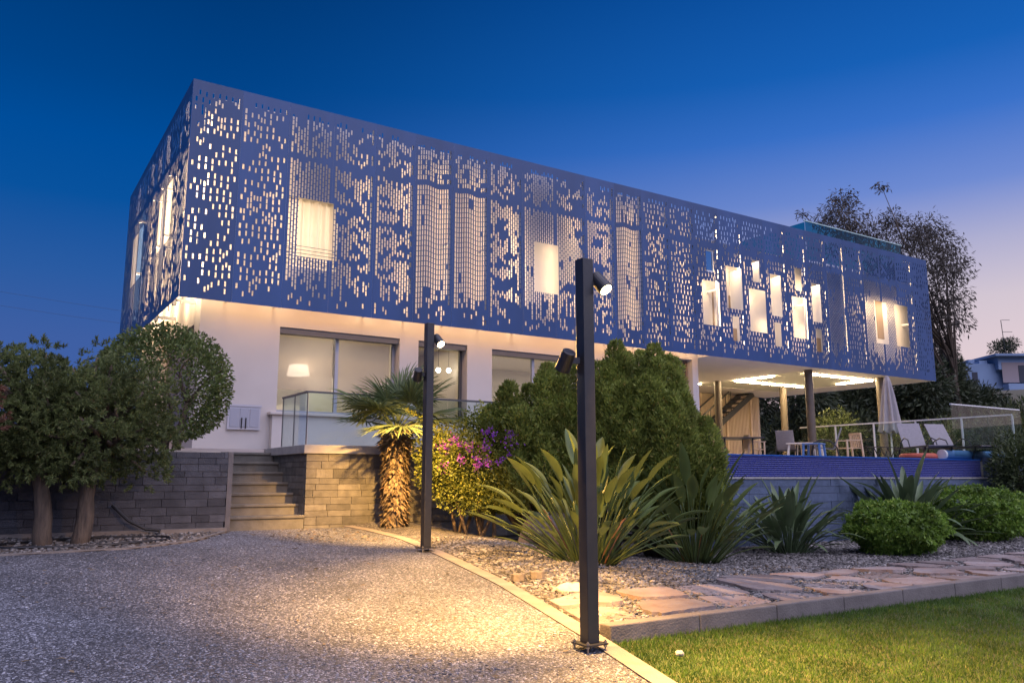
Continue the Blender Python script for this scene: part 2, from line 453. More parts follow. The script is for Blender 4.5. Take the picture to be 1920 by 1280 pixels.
def left_u(v):   # where the driveway begins on its far left for a given v (inverse of left_v)
    us = np.linspace(-9, .35, 120); vs = np.array([left_v(u) for u in us])
    ok = us[vs >= v]
    return -9.0 if v < -5.3 else (float(ok[0]) if len(ok) else .35)
vs_ = list(np.linspace(-22, -5.4, 40)) + list(np.linspace(-5.2, -3.12, 24))
KW = .17
drive = strip_sheet('driveway', [(v, left_u(v), edge_u(v) - KW) for v in vs_], lambda u, v: zg(u, v) + .004, 'drive', 24)

# flush concrete edging of the driveway, a band with a small step
def ribbon(name, pts, w0, w1, zt, h, m, parent=None, kind=None, **k):
    b = MB(); L = []
    for i, (x, y) in enumerate(pts):
        a = Vector(pts[max(i - 1, 0)]); c = Vector(pts[min(i + 1, len(pts) - 1)]); d = (c - a).normalized()
        nx, ny = d.y, -d.x
        L.append(((x + nx * w0, y + ny * w0), (x + nx * w1, y + ny * w1)))
    for (a, c) in L:
        b.v += [(a[0], a[1], zt(*a) - h), (a[0], a[1], zt(*a)), (c[0], c[1], zt(*c)), (c[0], c[1], zt(*c) - h)]
    for i in range(len(L) - 1):
        o = 4 * i
        for q in range(3): b.f.append((o + q, o + q + 1, o + q + 5, o + q + 4))
    e = 4 * (len(L) - 1)
    b.f += [(0, 1, 2, 3), (e + 3, e + 2, e + 1, e)]
    return b.build(name, m, parent, kind=kind, **k)
vv = np.linspace(-20, -3.0, 60)
ribbon('driveway_edging', [(edge_u(v), v) for v in vv], -KW, 0.0, lambda x, y: zg(x, y) + .016, .12, 'kerb', kind='structure')
uu = np.linspace(-7.5, .30, 50)
ribbon('planting_edging', [(u, left_v(u)) for u in uu], -.06, 0.0, lambda x, y: zg(x, y) + .02, .1, 'kerb', kind='structure')

# planting beds
KV = -10.12       # line of the lawn kerb
rows = [(v, edge_u(v) + .002, 24) for v in np.linspace(KV + .02, -2.95, 50)]
bed = strip_sheet('gravel_bed', rows, zbed, 'gravel_base', 60)
rows = [(v, -9, min(left_u(v) if v < -3.15 else .3, .3)) for v in np.linspace(-4.9, -3.0, 16)]
def in_left_bed(u, v): return v > left_v(u)
sheet('juniper_bed', list(np.linspace(-9, .34, 70)), list(np.linspace(-5.6, -2.9, 60)), lambda u, v: zg(u, v) + .012, 'soil', lambda u, v: in_left_bed(u, v) and u < .32)
# lawn
rows = [(v, edge_u(v) + .002, 24) for v in np.linspace(-20, KV - .14, 40)]
lawn = strip_sheet('lawn', rows, lambda u, v: zg(u, v) - .045, 'turf', 50)
# raised concrete kerb between bed and lawn
kerb = MB()
ks = np.linspace(1.60, 23.6, 23)
kr = tag(bpy.data.objects.new('kerb', None), 'raised grey concrete kerb between the stone strip and the lawn', None, None, 'structure'); col.objects.link(kr)
for i in range(len(ks) - 1):
    b = MB(); b.box(ks[i] + .003, ks[i + 1] - .003, KV - .14, KV, -.16, .118 + random.uniform(-.003, .003))
    b.build('kerb_stone', 'kerb_grey', kr, bevel=.012)

# ------------------------------------------------------------------ loose stone and grass
def stones(name, P, size, m, parent=None, flatz=.55, kind='stuff', **k):
    n = len(P)
    c = np.array([(x, y, z) for z in (-1, 1) for y in (-1, 1) for x in (-1, 1)], float) * .5
    c = c[None] * (1 + rng.uniform(-.45, .15, (n, 8, 3)))
    c *= (np.asarray(size)[:, None, None] * np.stack([rng.uniform(.8, 1.5, n), rng.uniform(.7, 1.1, n), np.full(n, flatz) * rng.uniform(.7, 1.2, n)], 1)[:, None, :])
    a = rng.uniform(0, 6.28, n); ca, sa = np.cos(a), np.sin(a)
    x = c[..., 0] * ca[:, None] - c[..., 1] * sa[:, None]; y = c[..., 0] * sa[:, None] + c[..., 1] * ca[:, None]
    tx = rng.uniform(-.35, .35, n)[:, None]; ty = rng.uniform(-.35, .35, n)[:, None]
    z = c[..., 2] + x * tx + y * ty
    V = np.stack([x, y, z], -1) + P[:, None, :]
    f = np.array([(0, 2, 3, 1), (4, 5, 7, 6), (0, 1, 5, 4), (2, 6, 7, 3), (0, 4, 6, 2), (1, 3, 7, 5)])
    F = (np.arange(n)[:, None, None] * 8 + f[None]).reshape(-1, 4)
    return put(name, np_mesh(name, V.reshape(-1, 3), F), m, parent, kind=kind, **k)

def scatter(n, u0, u1, v0, v1, keep, zf):
    P = []
    u = rng.uniform(u0, u1, n); v = rng.uniform(v0, v1, n)
    for a, b in zip(u, v):
        if keep(a, b): P.append((a, b, zf(a, b)))
    return np.array(P)
P = scatter(30000, 1.6, 12, KV + .05, -4.9, lambda u, v: u > edge_u(v) + .02 and random.random() < 1.15 - (u - 2) * .07, lambda u, v: zbed(u, v) + .006)
stones('gravel', P, rng.uniform(.022, .050, len(P)), 'pebble', label='loose grey and tan gravel covering the planting bed')
P = scatter(5200, 12, 22, KV + .05, -4.9, lambda u, v: True, lambda u, v: zbed(u, v) + .006)
stones('gravel', P, rng.uniform(.03, .06, len(P)), 'pebble', label='far loose gravel beyond the round shrubs')
P = scatter(2600, -4.5, .3, -5.2, -3.15, lambda u, v: v > left_v(u) + .07, lambda u, v: zg(u, v) + .014)
stones('gravel', P, rng.uniform(.02, .06, len(P)), 'pebble', label='dark gravel and soil around the juniper trunks')
P = scatter(46000, -3.2, 2.3, -11.6, -4.6, lambda u, v: u < edge_u(v) - KW - .01 and v < left_v(u) - .05 and random.random() < 1.25 - (v + 11.6) * .15, lambda u, v: zg(u, v) + .003)
stones('washed_chips', P, rng.uniform(.010, .022, len(P)), 'chip', flatz=.3, label='pale washed stone chips standing proud in the driveway')

# lawn blades
n = 170000
u = rng.uniform(1.0, 15, n); u = 1.0 + (u - 1.0) * rng.random(n) ** .45; v = rng.uniform(-14.2, KV - .15, n)
eu = np.interp(v, [-20, -11.36, -10.2, -8.05], [-1.0, 1.24, 1.56, 2.08])
k = (u > eu + .01); u, v = u[k], v[k]; n = len(u)
z = .07 * (v + 10.5); z = np.where(v > -10.5, z * (1 - np.clip((u - 2.8) / 3.7, 0, 1)), z) - .045
P = np.stack([u, v, z], 1); D = unit(np.stack([rng.normal(0, .45, n), rng.normal(0, .45, n), np.ones(n)], 1))
h = rng.uniform(.02, .048, n) * np.where(v > KV - .4, 1.35, 1.0)
Sd = unit(np.cross(D, rdir(n))) * rng.uniform(.0022, .0042, n)[:, None]
V = np.stack([P - Sd, P + Sd, P + D * h[:, None]], 1).reshape(-1, 3)
put('grass', np_mesh('grass', V, np.arange(3 * n).reshape(n, 3)), 'grass', kind='stuff', label='short green lawn grass lit yellow near the lamp post')

# flagstones: irregular slabs laid beside the kerb (each a piece of the path)
def clip_poly(poly, p, q):
    """keep the side of the bisector of p,q that holds p"""
    m = ((p[0] + q[0]) / 2, (p[1] + q[1]) / 2); nx, ny = q[0] - p[0], q[1] - p[1]; res = []
    for i in range(len(poly)):
        a, b = poly[i], poly[(i + 1) % len(poly)]
        da = (a[0] - m[0]) * nx + (a[1] - m[1]) * ny; db = (b[0] - m[0]) * nx + (b[1] - m[1]) * ny
        if da <= 0: res.append(a)
        if da * db < 0:
            t = da / (da - db); res.append((a[0] + (b[0] - a[0]) * t, a[1] + (b[1] - a[1]) * t))
    return res
path = tag(bpy.data.objects.new('flagstone_path', None), 'strip of irregular pinkish flagstones beside the kerb', None, None, 'structure'); col.objects.link(path)
seeds = []
u_ = 1.75; rr = random.Random(5)
while u_ < 19:
    nrow = 2 if u_ < 5 else 3
    width = .62 * nrow * (.86 if u_ < 5 else 1)
    for j in range(nrow):
        seeds.append((u_ + rr.uniform(-.16, .16) + (.33 if j % 2 else 0), KV + .30 + j * .56 + rr.uniform(-.13, .13)))
    u_ += rr.uniform(.62, .95)
def top_of(u): return KV + (1.12 if u < 3.4 else 1.12 + .62 * sstep(3.4, 6, u))
for i, p in enumerate(seeds):
    poly = [(p[0] - .75, KV + .03), (p[0] + .75, KV + .03), (p[0] + .75, top_of(p[0])), (p[0] - .75, top_of(p[0]))]
    for j, q in enumerate(seeds):
        if j != i and abs(q[0] - p[0]) < 2.2: poly = clip_poly(poly, p, q)
    if len(poly) < 3: continue
    poly = [(x, y) for x, y in poly]
    # ragged outline, shrunk for open joints
    cx = sum(a for a, _ in poly) / len(poly); cy = sum(b for _, b in poly) / len(poly); out2 = []
    for a in range(len(poly)):
        x0, y0 = poly[a]; x1, y1 = poly[(a + 1) % len(poly)]; L = math.hypot(x1 - x0, y1 - y0); ns = max(1, int(L / .075))
        for t in range(ns):
            f = t / ns; x = x0 + (x1 - x0) * f; y = y0 + (y1 - y0) * f
            s = 1 - rr.uniform(.09, .20) - (.09 if t == 0 else 0)
            out2.append((cx + (x - cx) * s, cy + (y - cy) * s))
    if min(x for x, _ in out2) < edge_u(cy) + .02:
        out2 = [(max(x, edge_u(y) + .02), y) for x, y in out2]
    hgt = rr.uniform(.014, .04); tx = rr.uniform(-.03, .03); ty = rr.uniform(-.05, .03)
    b = MB(); b.prism(out2, lambda x, y: zbed(x, y) - .06, lambda x, y: zbed(x, y) + hgt + (x - cx) * tx + (y - cy) * ty, .035)
    b.build('flagstone', 'flag', path)

# ------------------------------------------------------------------ house
TZ = 1.70                     # terrace level
SB, ST, SL, SD = 4.56, 8.83, 24.57, 7.95     # screen bottom, top, length along front, depth of side
house = thing('house', 'white two storey house wrapped in a blue perforated metal screen', 'house', (0, 0, TZ))

FRONT_CUTS = [(2.15, 2.88, 5.65, 6.86), (7.89, 8.60, 5.64, 6.86), (13.66, 13.96, 6.93, 7.56), (13.46, 14.14, 5.42, 6.67),
              (14.42, 15.08, 5.98, 7.20), (14.61, 14.88, 5.07, 5.77), (15.54, 15.84, 6.88, 7.54), (15.34, 16.04, 5.41, 6.66),
              (16.28, 16.76, 5.97, 7.22), (16.37, 16.65, 5.07, 5.77), (17.41, 17.71, 6.86, 7.56), (17.21, 17.88, 5.40, 6.66),
              (18.15, 18.60, 5.98, 7.19), (18.24, 18.53, 5.06, 5.77), (21.32, 21.98, 5.60, 7.01), (22.44, 23.17, 5.60, 7.02)]
SIDE_CUTS = [(1.42, 2.10, 6.04, 7.30), (2.32, 2.95, 6.04, 7.30), (5.05, 5.70, 6.0, 7.28), (5.90, 6.60, 6.0, 7.28)]

def pattern(kind, ncol, r):
    """slots of one panel: list of columns, each a list of (z_centre, height)"""
    H = ST - SB; P, HH = .116, .099; ph = r.uniform(0, 6)
    cols = [[] for _ in range(ncol)]
    def put_slot(j, z):
        if 0 <= j < ncol and .10 < z - SB - HH / 2 and z + HH / 2 < ST - .10:
            if all(abs(z - q) > HH + .006 for q, _ in cols[j]): cols[j].append((z, HH))
    if kind == 's':
        for _ in range(12):                                   # tight little groups in brick bond
            j0, z0 = r.randrange(ncol), SB + r.uniform(.3, H - .3)
            for _k in range(r.randint(2, 6)):
                dj = r.randint(-1, 1); put_slot(j0 + dj, z0 + r.randint(-1, 1) * P + (P / 2 if dj else 0))
        z, i = SB + .20, 0
        while z < ST - .12:                                   # open rows, every second column
            par = (i // 2) % 2; gap0, gapn = r.randrange(ncol), (r.randint(2, 5) if r.random() < .55 else 0)
            for j in range(par, ncol, 2):
                if gap0 <= j < gap0 + gapn or r.random() < .10: continue
                if z - SB < .28 and r.random() < .6: continue
                if 3.10 < z - SB < 3.22: continue
                put_slot(j, z + .014 * math.sin(j * .8 + ph + i))
            z += .147; i += 1
        return cols
    nrow = int((H - .22) / P)
    g = np.ones((nrow + 2, ncol), bool)
    if kind == 'm':
        for _ in range(int(nrow * 1.3)):
            i, j = r.randrange(nrow), r.randrange(ncol); g[i, j:j + r.randint(2, 6)] = False
        for _ in range(9):
            i, j = r.randrange(nrow), r.randrange(ncol); g[i:i + r.randint(2, 4), j] = False
        g[:nrow] &= np.array([[r.random() > .05 for _ in range(ncol)] for _ in range(nrow)])
    else:
        for _ in range(8):
            i, j = r.randrange(nrow), r.randrange(ncol); g[i:i + r.randint(1, 2), j] = False
    low = [r.uniform(0, 3.6) for _ in range(ncol)]
    for j in range(ncol):
        off = (P / 2 * (j % 2) if kind in 'mb' else 0) + (.024 * math.sin(j * .7 + ph) if kind == 'd' else r.uniform(-.008, .008))
        for i in range(nrow):
            z = SB + .16 + off + i * P; d = z - SB
            if not g[i, j] or 3.10 < d < 3.25 + .03 * math.sin(j * .6 + ph): continue      # plain band below the parapet zone
            if d > 3.25 and r.random() < .30: continue
            if d < .40 + low[j] * .12 and r.random() < .74: continue                      # ragged lower end
            put_slot(j, z)
    return cols

def screen_panel(idx, x0, x1, kind, cuts, side, seed):
    r = random.Random(seed); ncol = 14; w = x1 - x0; pit = (w - .088) / ncol; T = .0016
    cols = pattern(kind, ncol, r)
    xs = [(x0, None)]
    edges = []
    for j in range(ncol):
        c = x0 + .044 + pit * (j + .5); hw = (.0185 if j in (0, ncol - 1) else .0152)
        edges.append((c - hw, c + hw, cols[j]))
    # elementary strips: bars and hole columns, further split at cut-out sides
    strips = []; x = x0
    for a, b, c in edges:
        strips.append((x, a, None)); strips.append((a, b, c)); x = b
    strips.append((x, x1, None))
    V, F = [], []
    mp = (lambda x, y, z: (y, x, z)) if side else (lambda x, y, z: (x, y, z))
    def quad(*p):
        o = len(V); V.extend(mp(*q) for q in p); F.append((o, o + 1, o + 2, o + 3))
    for a, b, c in strips:
        br = [a] + sorted({e for q in cuts for e in q[:2] if a + 1e-4 < e < b - 1e-4}) + [b]
        for i in range(len(br) - 1):
            p, q = br[i], br[i + 1]; mid = (p + q) / 2
            gaps = [(g[2], g[3]) for g in cuts if g[0] < mid < g[1]]
            if c is not None: gaps += [(z - h / 2, z + h / 2) for z, h in c]
            gaps.sort(); zc = SB; segs = []
            for g0, g1 in gaps:
                if g0 > zc: segs.append((zc, g0))
                zc = max(zc, g1)
            if zc < ST: segs.append((zc, ST))
            for s0, s1 in segs:
                quad((p, 0, s0), (q, 0, s0), (q, 0, s1), (p, 0, s1))
                quad((q, T, s0), (p, T, s0), (p, T, s1), (q, T, s1))
                if s0 > SB: quad((p, 0, s0), (p, T, s0), (q, T, s0), (q, 0, s0))
                else: quad((p, 0, s0), (p, T, s0), (q, T, s0), (q, 0, s0))
                quad((p, 0, s1), (q, 0, s1), (q, T, s1), (p, T, s1))
                if c is None:
                    quad((p, 0, s0), (p, 0, s1), (p, T, s1), (p, T, s0))
                    quad((q, 0, s0), (q, T, s0), (q, T, s1), (q, 0, s1))
    me = bpy.data.meshes.new('screen_panel'); me.from_pydata(V, [], F); me.update()
    return put('screen_panel', me, 'screen', house)

kinds = list('ssbmmddmbmmdssssssssbsbbss')
NP = 26; pw = SL / NP
for i in range(NP):
    screen_panel(i, i * pw + .001 + (.0035 if i == 0 else 0), (i + 1) * pw - .001, kinds[i], FRONT_CUTS, False, 100 + i)
side_kinds = list('mmbmmbmm'); NS = 8; sw = SD / NS
for i in range(NS):
    screen_panel(i, i * sw + .001, (i + 1) * sw - .001, side_kinds[i], SIDE_CUTS, True, 300 + i)
# far and end faces of the wrap (closed sheets round the hidden sides)
b = MB(); b.box(SL - .02, SL, .022, SD, SB, ST); b.build('screen_return', 'screen', house)
b = MB(); b.box(.022, SL - .022, SD - .02, SD, SB, ST); b.build('screen_back', 'screen', house)

# white posts that carry the screen, one behind each joint, with brackets to the wall
for i in range(1, NP):
    x = i * pw
    if any(c[0] - .03 < x < c[1] + .03 for c in FRONT_CUTS): continue
    b = MB(); b.box(x - .045, x + .045, .07, .13, SB + .02, ST - .06)
    for z in (SB + .12, 6.5, 7.9): b.box(x - .02, x + .02, .13, .5, z - .03, z + .03)
    b.build('screen_post', 'white_metal', house)
for i in range(1, NS):
    y = i * sw
    if any(c[0] - .03 < y < c[1] + .03 for c in SIDE_CUTS): continue
    b = MB(); b.box(.07, .13, y - .045, y + .045, SB + .02, ST - .06)
    for z in (SB + .12, 6.5, 7.9): b.box(.13, .5, y - .02, y + .02, z - .03, z + .03)
    b.build('screen_post', 'white_metal', house)

# masonry with openings: grid of cells, faces only where solid meets void
def wall_mesh(x0, x1, z0, z1, y0, y1, holes, swap=False):
    xs = sorted({x0, x1, *[h for q in holes for h in q[:2]]}); zs = sorted({z0, z1, *[h for q in holes for h in q[2:4]]})
    nx, nz = len(xs) - 1, len(zs) - 1
    sol = [[not any(q[0] < (xs[i] + xs[i + 1]) / 2 < q[1] and q[2] < (zs[k] + zs[k + 1]) / 2 < q[3] for q in holes) for k in range(nz)] for i in range(nx)]
    V, F = [], []
    mp = (lambda x, y, z: (y, x, z)) if swap else (lambda x, y, z: (x, y, z))
    def quad(*p):
        o = len(V); V.extend(mp(*q) for q in p); F.append((o, o + 1, o + 2, o + 3))
    S = lambda i, k: 0 <= i < nx and 0 <= k < nz and sol[i][k]
    for i in range(nx):
        for k in range(nz):
            if not sol[i][k]: continue
            a, b, c, d = xs[i], xs[i + 1], zs[k], zs[k + 1]
            quad((a, y0, c), (b, y0, c), (b, y0, d), (a, y0, d)); quad((b, y1, c), (a, y1, c), (a, y1, d), (b, y1, d))
            if not S(i - 1, k): quad((a, y0, c), (a, y0, d), (a, y1, d), (a, y1, c))
            if not S(i + 1, k): quad((b, y0, c), (b, y1, c), (b, y1, d), (b, y0, d))
            if not S(i, k - 1): quad((a, y0, c), (a, y1, c), (b, y1, c), (b, y0, c))
            if not S(i, k + 1): quad((a, y0, d), (b, y0, d), (b, y1, d), (a, y1, d))
    me = bpy.data.meshes.new('wall'); me.from_pydata(V, [], F); me.update()
    return me

WY = .5                                   # outer wall face behind the screen
WIN1 = (2.04, 4.67, 2.57, 4.28); WIN2 = (5.12, 6.36, 1.95, 4.28); WIN3 = (7.02, 9.6, 2.4, 4.25); WIN4 = (11.6, 13.48, 2.4, 4.58)
UPWIN = [(2.02, 3.2, 5.55, 7.05)]
put('wall', wall_mesh(.5, 13.7, TZ - .3, 8.78, WY, WY + .35, [WIN1, WIN2, WIN3, (WIN4[0], WIN4[1], WIN4[2], 4.5)] + UPWIN), 'white', house)
put('upper_wall', wall_mesh(13.7, 24.1, 4.72, 8.05, WY, WY + .35, []), 'white', house)
put('side_wall', wall_mesh(WY + .351, 7.5, TZ - .3, 8.78, .5, .85, [(1.0, 4.4, 2.2, 4.25)], True), 'white', house)
b = MB(); b.box(.851, 24.1, WY + .351, 7.5, 7.7, 8.0); b.build('roof', 'concrete', house)
b = MB(); b.box(.851, 24.1, 7.3, 7.5, TZ, 7.69); b.build('back_wall', 'white', house)
b = MB(); b.box(.851, 24.1, WY + .351, 7.29, 4.90, 5.05); b.build('floor_slab', 'white', house)
b = MB(); b.box(23.9, 24.1, WY + .351, 7.29, 5.051, 7.69); b.build('end_wall', 'white', house)
# fascia and soffit under the overhang of the patio wing
b = MB(); b.box(13.702, 18.5, .022, 7.28, 4.575, 4.715); b.box(18.502, 24.545, .022, .95, 4.575, 4.715); b.box(22.95, 24.545, .952, 7.28, 4.575, 4.715)
b.box(18.502, 22.948, 5.4, 7.28, 4.575, 4.715)
b.build('soffit', mat('soffit_white', (.78, .74, .69), .8), house)
b = MB(); b.box(18.502, 22.948, .952, 5.398, 4.582, 4.70); b.build('patio_ceiling', mat('patio_ceiling', (.62, .62, .52), .8), house)
b = MB(); b.box(13.35, 13.70, .851, 7.29, TZ - .3, 4.89); b.build('wing_wall', 'white', house)
# low projecting base under the big window, with a sill
b = MB(); b.box(1.92, 6.9, .33, .498, TZ - .3, 2.5); b.build('window_base', 'white', house)
b = MB(); b.box(1.86, 4.95, .26, .62, 2.502, 2.56); b.build('window_sill', 'white', house, bevel=.01)

def window(w, depth, frame_m, mull=(), name='window', fw=.06, pane_m='glass'):
    x0, x1, z0, z1 = w; y = WY + depth
    b = MB()
    b.box(x0 + .002, x0 + fw, y, y + .07, z0 + .002, z1 - .002); b.box(x1 - fw, x1 - .002, y, y + .07, z0 + .002, z1 - .002)
    b.box(x0 + fw, x1 - fw, y, y + .07, z1 - fw, z1 - .002); b.box(x0 + fw, x1 - fw, y, y + .07, z0 + .002, z0 + fw)
    for m_ in mull: b.box(m_ - .035, m_ + .035, y + .001, y + .069, z0 + fw, z1 - fw)
    f = b.build(name, frame_m, house)
    xs = [x0 + fw] + sum([[m_ - .035, m_ + .035] for m_ in mull], []) + [x1 - fw]
    for i in range(0, len(xs), 2):
        p = MB(); p.box(xs[i], xs[i + 1], y + .03, y + .038, z0 + fw, z1 - fw); p.build('pane', pane_m, f)
    return f
window((2.045, 4.665, 2.572, 4.275), .24, 'alu', (3.34,))
window((5.125, 6.355, 1.955, 4.275), .24, 'dark_alu', (5.55,))
window((7.025, 9.595, 2.405, 4.245), .18, 'alu', (8.3,))
window((11.605, 13.475, 2.405, 4.495), .18, 'brown', (12.6,))
b = MB(); b.box(.62, .66, 1.0, 4.4, 2.2, 4.25); b.build('window', 'dark_alu', house)
# heads of the openings: recessed shutter boxes
for (x0, x1, z) in ((2.05, 4.66, 4.16), (5.13, 6.35, 4.16), (7.03, 9.59, 4.13)):
    b = MB(); b.box(x0, x1, WY + .03, WY + .22, z, z + .11); b.build('shutter_box', 'dark_alu', house)
# roller blind half way down behind the right leaf, light blind on the left
b = MB(); b.box(2.12, 3.29, WY + .35, WY + .355, 3.06, 4.2); b.build('roller_blind', 'blind', house)
b = MB(); b.box(3.39, 4.59, WY + .35, WY + .355, 2.62, 4.2); b.build('roller_blind', 'blind', house)

# rooms behind the lit windows (open boxes, so that the light stays inside)
def room(x0, x1, y0, y1, z0, z1, m, floor_m='deck'):
    b = MB(); t = .05
    b.box(x0, x1, y1, y1 + t, z0, z1); b.box(x0 - t, x0, y0, y1 + t, z0, z1); b.box(x1, x1 + t, y0, y1 + t, z0, z1); b.box(x0 - t, x1 + t, y0, y1 + t, z1, z1 + t)
    r_ = b.build('room_lining', m, house)
    b = MB(); b.box(x0 - t, x1 + t, y0, y1 + t, z0 - t, z0); b.build('room_floor', floor_m, r_)
room(1.2, 4.9, WY + .37, 4.2, TZ, 4.5, 'room_white')
room(5.02, 6.85, WY + .37, 5.0, TZ, 4.5, 'room')
room(6.98, 13.2, WY + .37, 5.2, TZ, 4.5, 'room_white')
room(1.3, 4.0, WY + .37, 4.0, 5.15, 7.4, 'room_white')
# cabinets inside
b = MB(); b.box(2.2, 3.2, 2.6, 3.0, TZ, 2.9); b.box(3.4, 4.6, 2.8, 3.2, TZ, 3.6); b.build('cabinet', 'room_white', house)
b = MB(); b.box(5.3, 6.5, 4.4, 4.9, TZ, 2.7); b.box(5.3, 6.5, 4.6, 4.9, 3.2, 4.1); b.build('kitchen_cabinet', 'room_white', house)

# curtain behind the first cut-out and rail bars
V, F = [], []; nn = 60
for i in range(nn + 1):
    x = 2.05 + 1.12 * i / nn; y = WY + .13 + .05 * math.sin(i * .62) + .03 * math.sin(i * .27 + 1)
    V += [(x, y, 5.57), (x, y, 7.04)]
for i in range(nn): F.append((2 * i, 2 * i + 2, 2 * i + 3, 2 * i + 1))
me = bpy.data.meshes.new('curtain'); me.from_pydata(V, [], F); me.update(); put('curtain', me, 'curtain', house)
b = MB()
for k in range(6): b.tube([(2.03, WY - .03, 5.62 + k * .075), (3.19, WY - .03, 5.62 + k * .075)], .006, 6)
for x in (2.05, 3.17): b.box(x - .012, x + .012, WY - .045, WY - .02, 5.57, 6.05)
b.build('balcony_bars', 'dark_alu', house)
# brown window strips and reveals seen through the cut-outs on the far half
for (x0, x1, z0, z1) in ((15.03, 15.35, 5.98, 6.50), (15.14, 15.32, 5.1, 5.55), (18.95, 19.18, 6.0, 7.06), (18.93, 19.12, 5.06, 5.62), (22.16, 22.52, 5.9, 7.2), (14.36, 14.42, 5.4, 6.6)):
    b = MB(); b.box(x0, x1, WY - .012, WY - .002, z0, z1); b.build('window', 'brown', house)
for (x0, x1, z0, z1) in (FRONT_CUTS[4], FRONT_CUTS[6], FRONT_CUTS[12], FRONT_CUTS[8]):
    b = MB(); b.box(x1 + .002, x1 + .02, .022, WY - .03, z0, z1); b.build('cutout_reveal', 'white_metal', house)
x0, x1, z0, z1 = FRONT_CUTS[2]
b = MB(); b.box(x0 + .001, x0 + .03, .03, .07, z0, z1); b.box(x1 - .03, x1 - .001, .03, .07, z0, z1); b.box(x0 + .03, x1 - .03, .03, .07, z1 - .03, z1); b.box(x0 + .03, x1 - .03, .03, .07, z0, z0 + .05)
f = b.build('window', 'white_metal', house)
b = MB(); b.box(x0 + .03, x1 - .03, .045, .055, z0 + .05, z1 - .03); b.build('pane', 'sky_glass', f)

# meter box in its niche
b = MB(); b.box(1.10, 1.72, WY - .06, WY - .002, 2.20, 2.66); b.box(1.08, 1.74, WY - .075, WY - .061, 2.64, 2.68)
mb = b.build('meter_box', mat('meter_box', (.42, .42, .46), .6), house)
b = MB()
for q in range(3): b.box(1.14 + q * .19, 1.31 + q * .19, WY - .072, WY - .061, 2.25, 2.60)
b.build('meter_door', mat('meter_door', (.30, .31, .36), .4), mb)
b = MB(); b.tube([(1.36, WY - .08, 2.22), (1.36, WY - .085, 2.42)], .012, 6); b.tube([(1.44, WY - .08, 2.22), (1.44, WY - .085, 2.42)], .012, 6); b.build('meter_cable', 'black', mb)

# patio columns
for (x, y) in ((18.45, .52), (22.05, .48), (18.3, 4.12), (21.85, 4.25)):
    b = MB(); b.tube([(x, y, TZ), (x, y, 4.57)], .125, 20); b.build('column', 'column', house, smooth=False)

# patio back wall: vertical timber slats in panels, pale posts between
b = MB(); b.box(19.3, 24.0, 7.22, 7.30, TZ, 4.57); b.build('cladding_backing', mat('clad_back', (.42, .32, .23), .8), house)
x = 19.4
sl = MB(); sl.box(0, .055, 0, .03, 0, 2.84); slm = bpy.data.meshes.new('slat'); slm.from_pydata(sl.v, [], sl.f); slm.materials.append(M['slat'])
while x < 23.9:
    o = put('slat', slm, None, house); o.location = (x, 7.185, TZ + .02); x += .082
for x in (20.6, 22.0, 23.4):
    b = MB(); b.box(x - .04, x + .04, 7.13, 7.18, TZ, 4.57); b.build('cladding_post', 'wood', house)
# glazed screen edge at the garden side of the patio
b = MB(); b.box(22.3, 22.36, 4.5, 4.56, TZ, 4.57); b.build('screen_edge', 'white_metal', house)

# roof terrace balustrade in teal glass
for k in range(4):
    a = 18.50 + k * 1.29; b = MB(); b.box(a + .01, a + 1.28, .34, .352, 8.06, 9.30); b.build('roof_glass', 'teal_glass', house)
for k in range(3):
    a = .36 + k * 1.3; b = MB(); b.box(18.49, 18.502, a, a + 1.28, 8.06, 9.28); b.build('roof_glass', 'teal_glass', house)
b = MB(); b.box(18.45, 23.7, .325, .366, 9.302, 9.335); b.build('roof_rail', 'glass_edge', house)

# ------------------------------------------------------------------ terrace, stairs and garden walls
unit_me = bpy.data.meshes.new('brick')
ub = MB(); ub.box(-.5, .5, -.5, .5, -.5, .5); unit_me.from_pydata(ub.v, [], ub.f)
def brick_face(parent, x0, x1, z0f, z1, y, m, axis='x', hmin=.085, hmax=.15, lmin=.26, lmax=.46, depth=.07, seed=1, inward=1, stop=10 ** 9):
    """courses of blocks on the face y (or x when axis=='y'); inward: side on which the wall's core lies"""
    r = random.Random(seed)
    me = unit_me.copy(); me.materials.append(M[m])
    z = z1; J = .006; n = 0
    while z > z0f((x0 + x1) / 2) - .1:
        h = r.uniform(hmin, hmax); x = x0 - r.uniform(0, lmin * .6)
        while x < x1:
            l = r.uniform(lmin, lmax); a = max(x, x0); c = min(x + l, x1)
            if c - a > .03 and n < stop:
                pr = r.uniform(0, .009); yc = y + inward * (depth / 2 - pr + .003)
                o = put('brick', me, None, parent); n += 1
                if axis == 'x': o.location = ((a + c) / 2, yc, z - h / 2); o.scale = (c - a - J, depth, h - J)
                else: o.location = (yc, (a + c) / 2, z - h / 2); o.scale = (depth, c - a - J, h - J)
                if parent.type == 'EMPTY': o.matrix_parent_inverse = Matrix.Translation(-parent.location)
            x += l
        z -= h
    return n

WV = -2.95   # face of the stair-side walls
w = thing('retaining_wall', 'lit tan block wall behind the palm, right of the steps', 'wall', (1.5, WV, .5))
b = MB(); b.box(1.56, 8.4, WV + .03, WV + .45, .2, 1.655); b.box(1.56, 1.9, WV + .452, -.4, .2, 1.655); b.build('core', 'mortar', w)
brick_face(w, 1.525, 6.6, lambda x: .4, 1.66, WV, 'brick', seed=11)
brick_face(w, WV + .075, -.6, lambda x: .4, 1.66, 1.525, 'brick', 'y', seed=12)
b = MB(); b.box(1.47, 8.4, WV - .045, WV + .42, 1.664, 1.80); b.build('coping', 'cap', w, bevel=.008)
b = MB(); b.box(1.47, 1.95, WV + .422, -.3, 1.664, 1.80); b.build('coping', 'cap', w, bevel=.008)

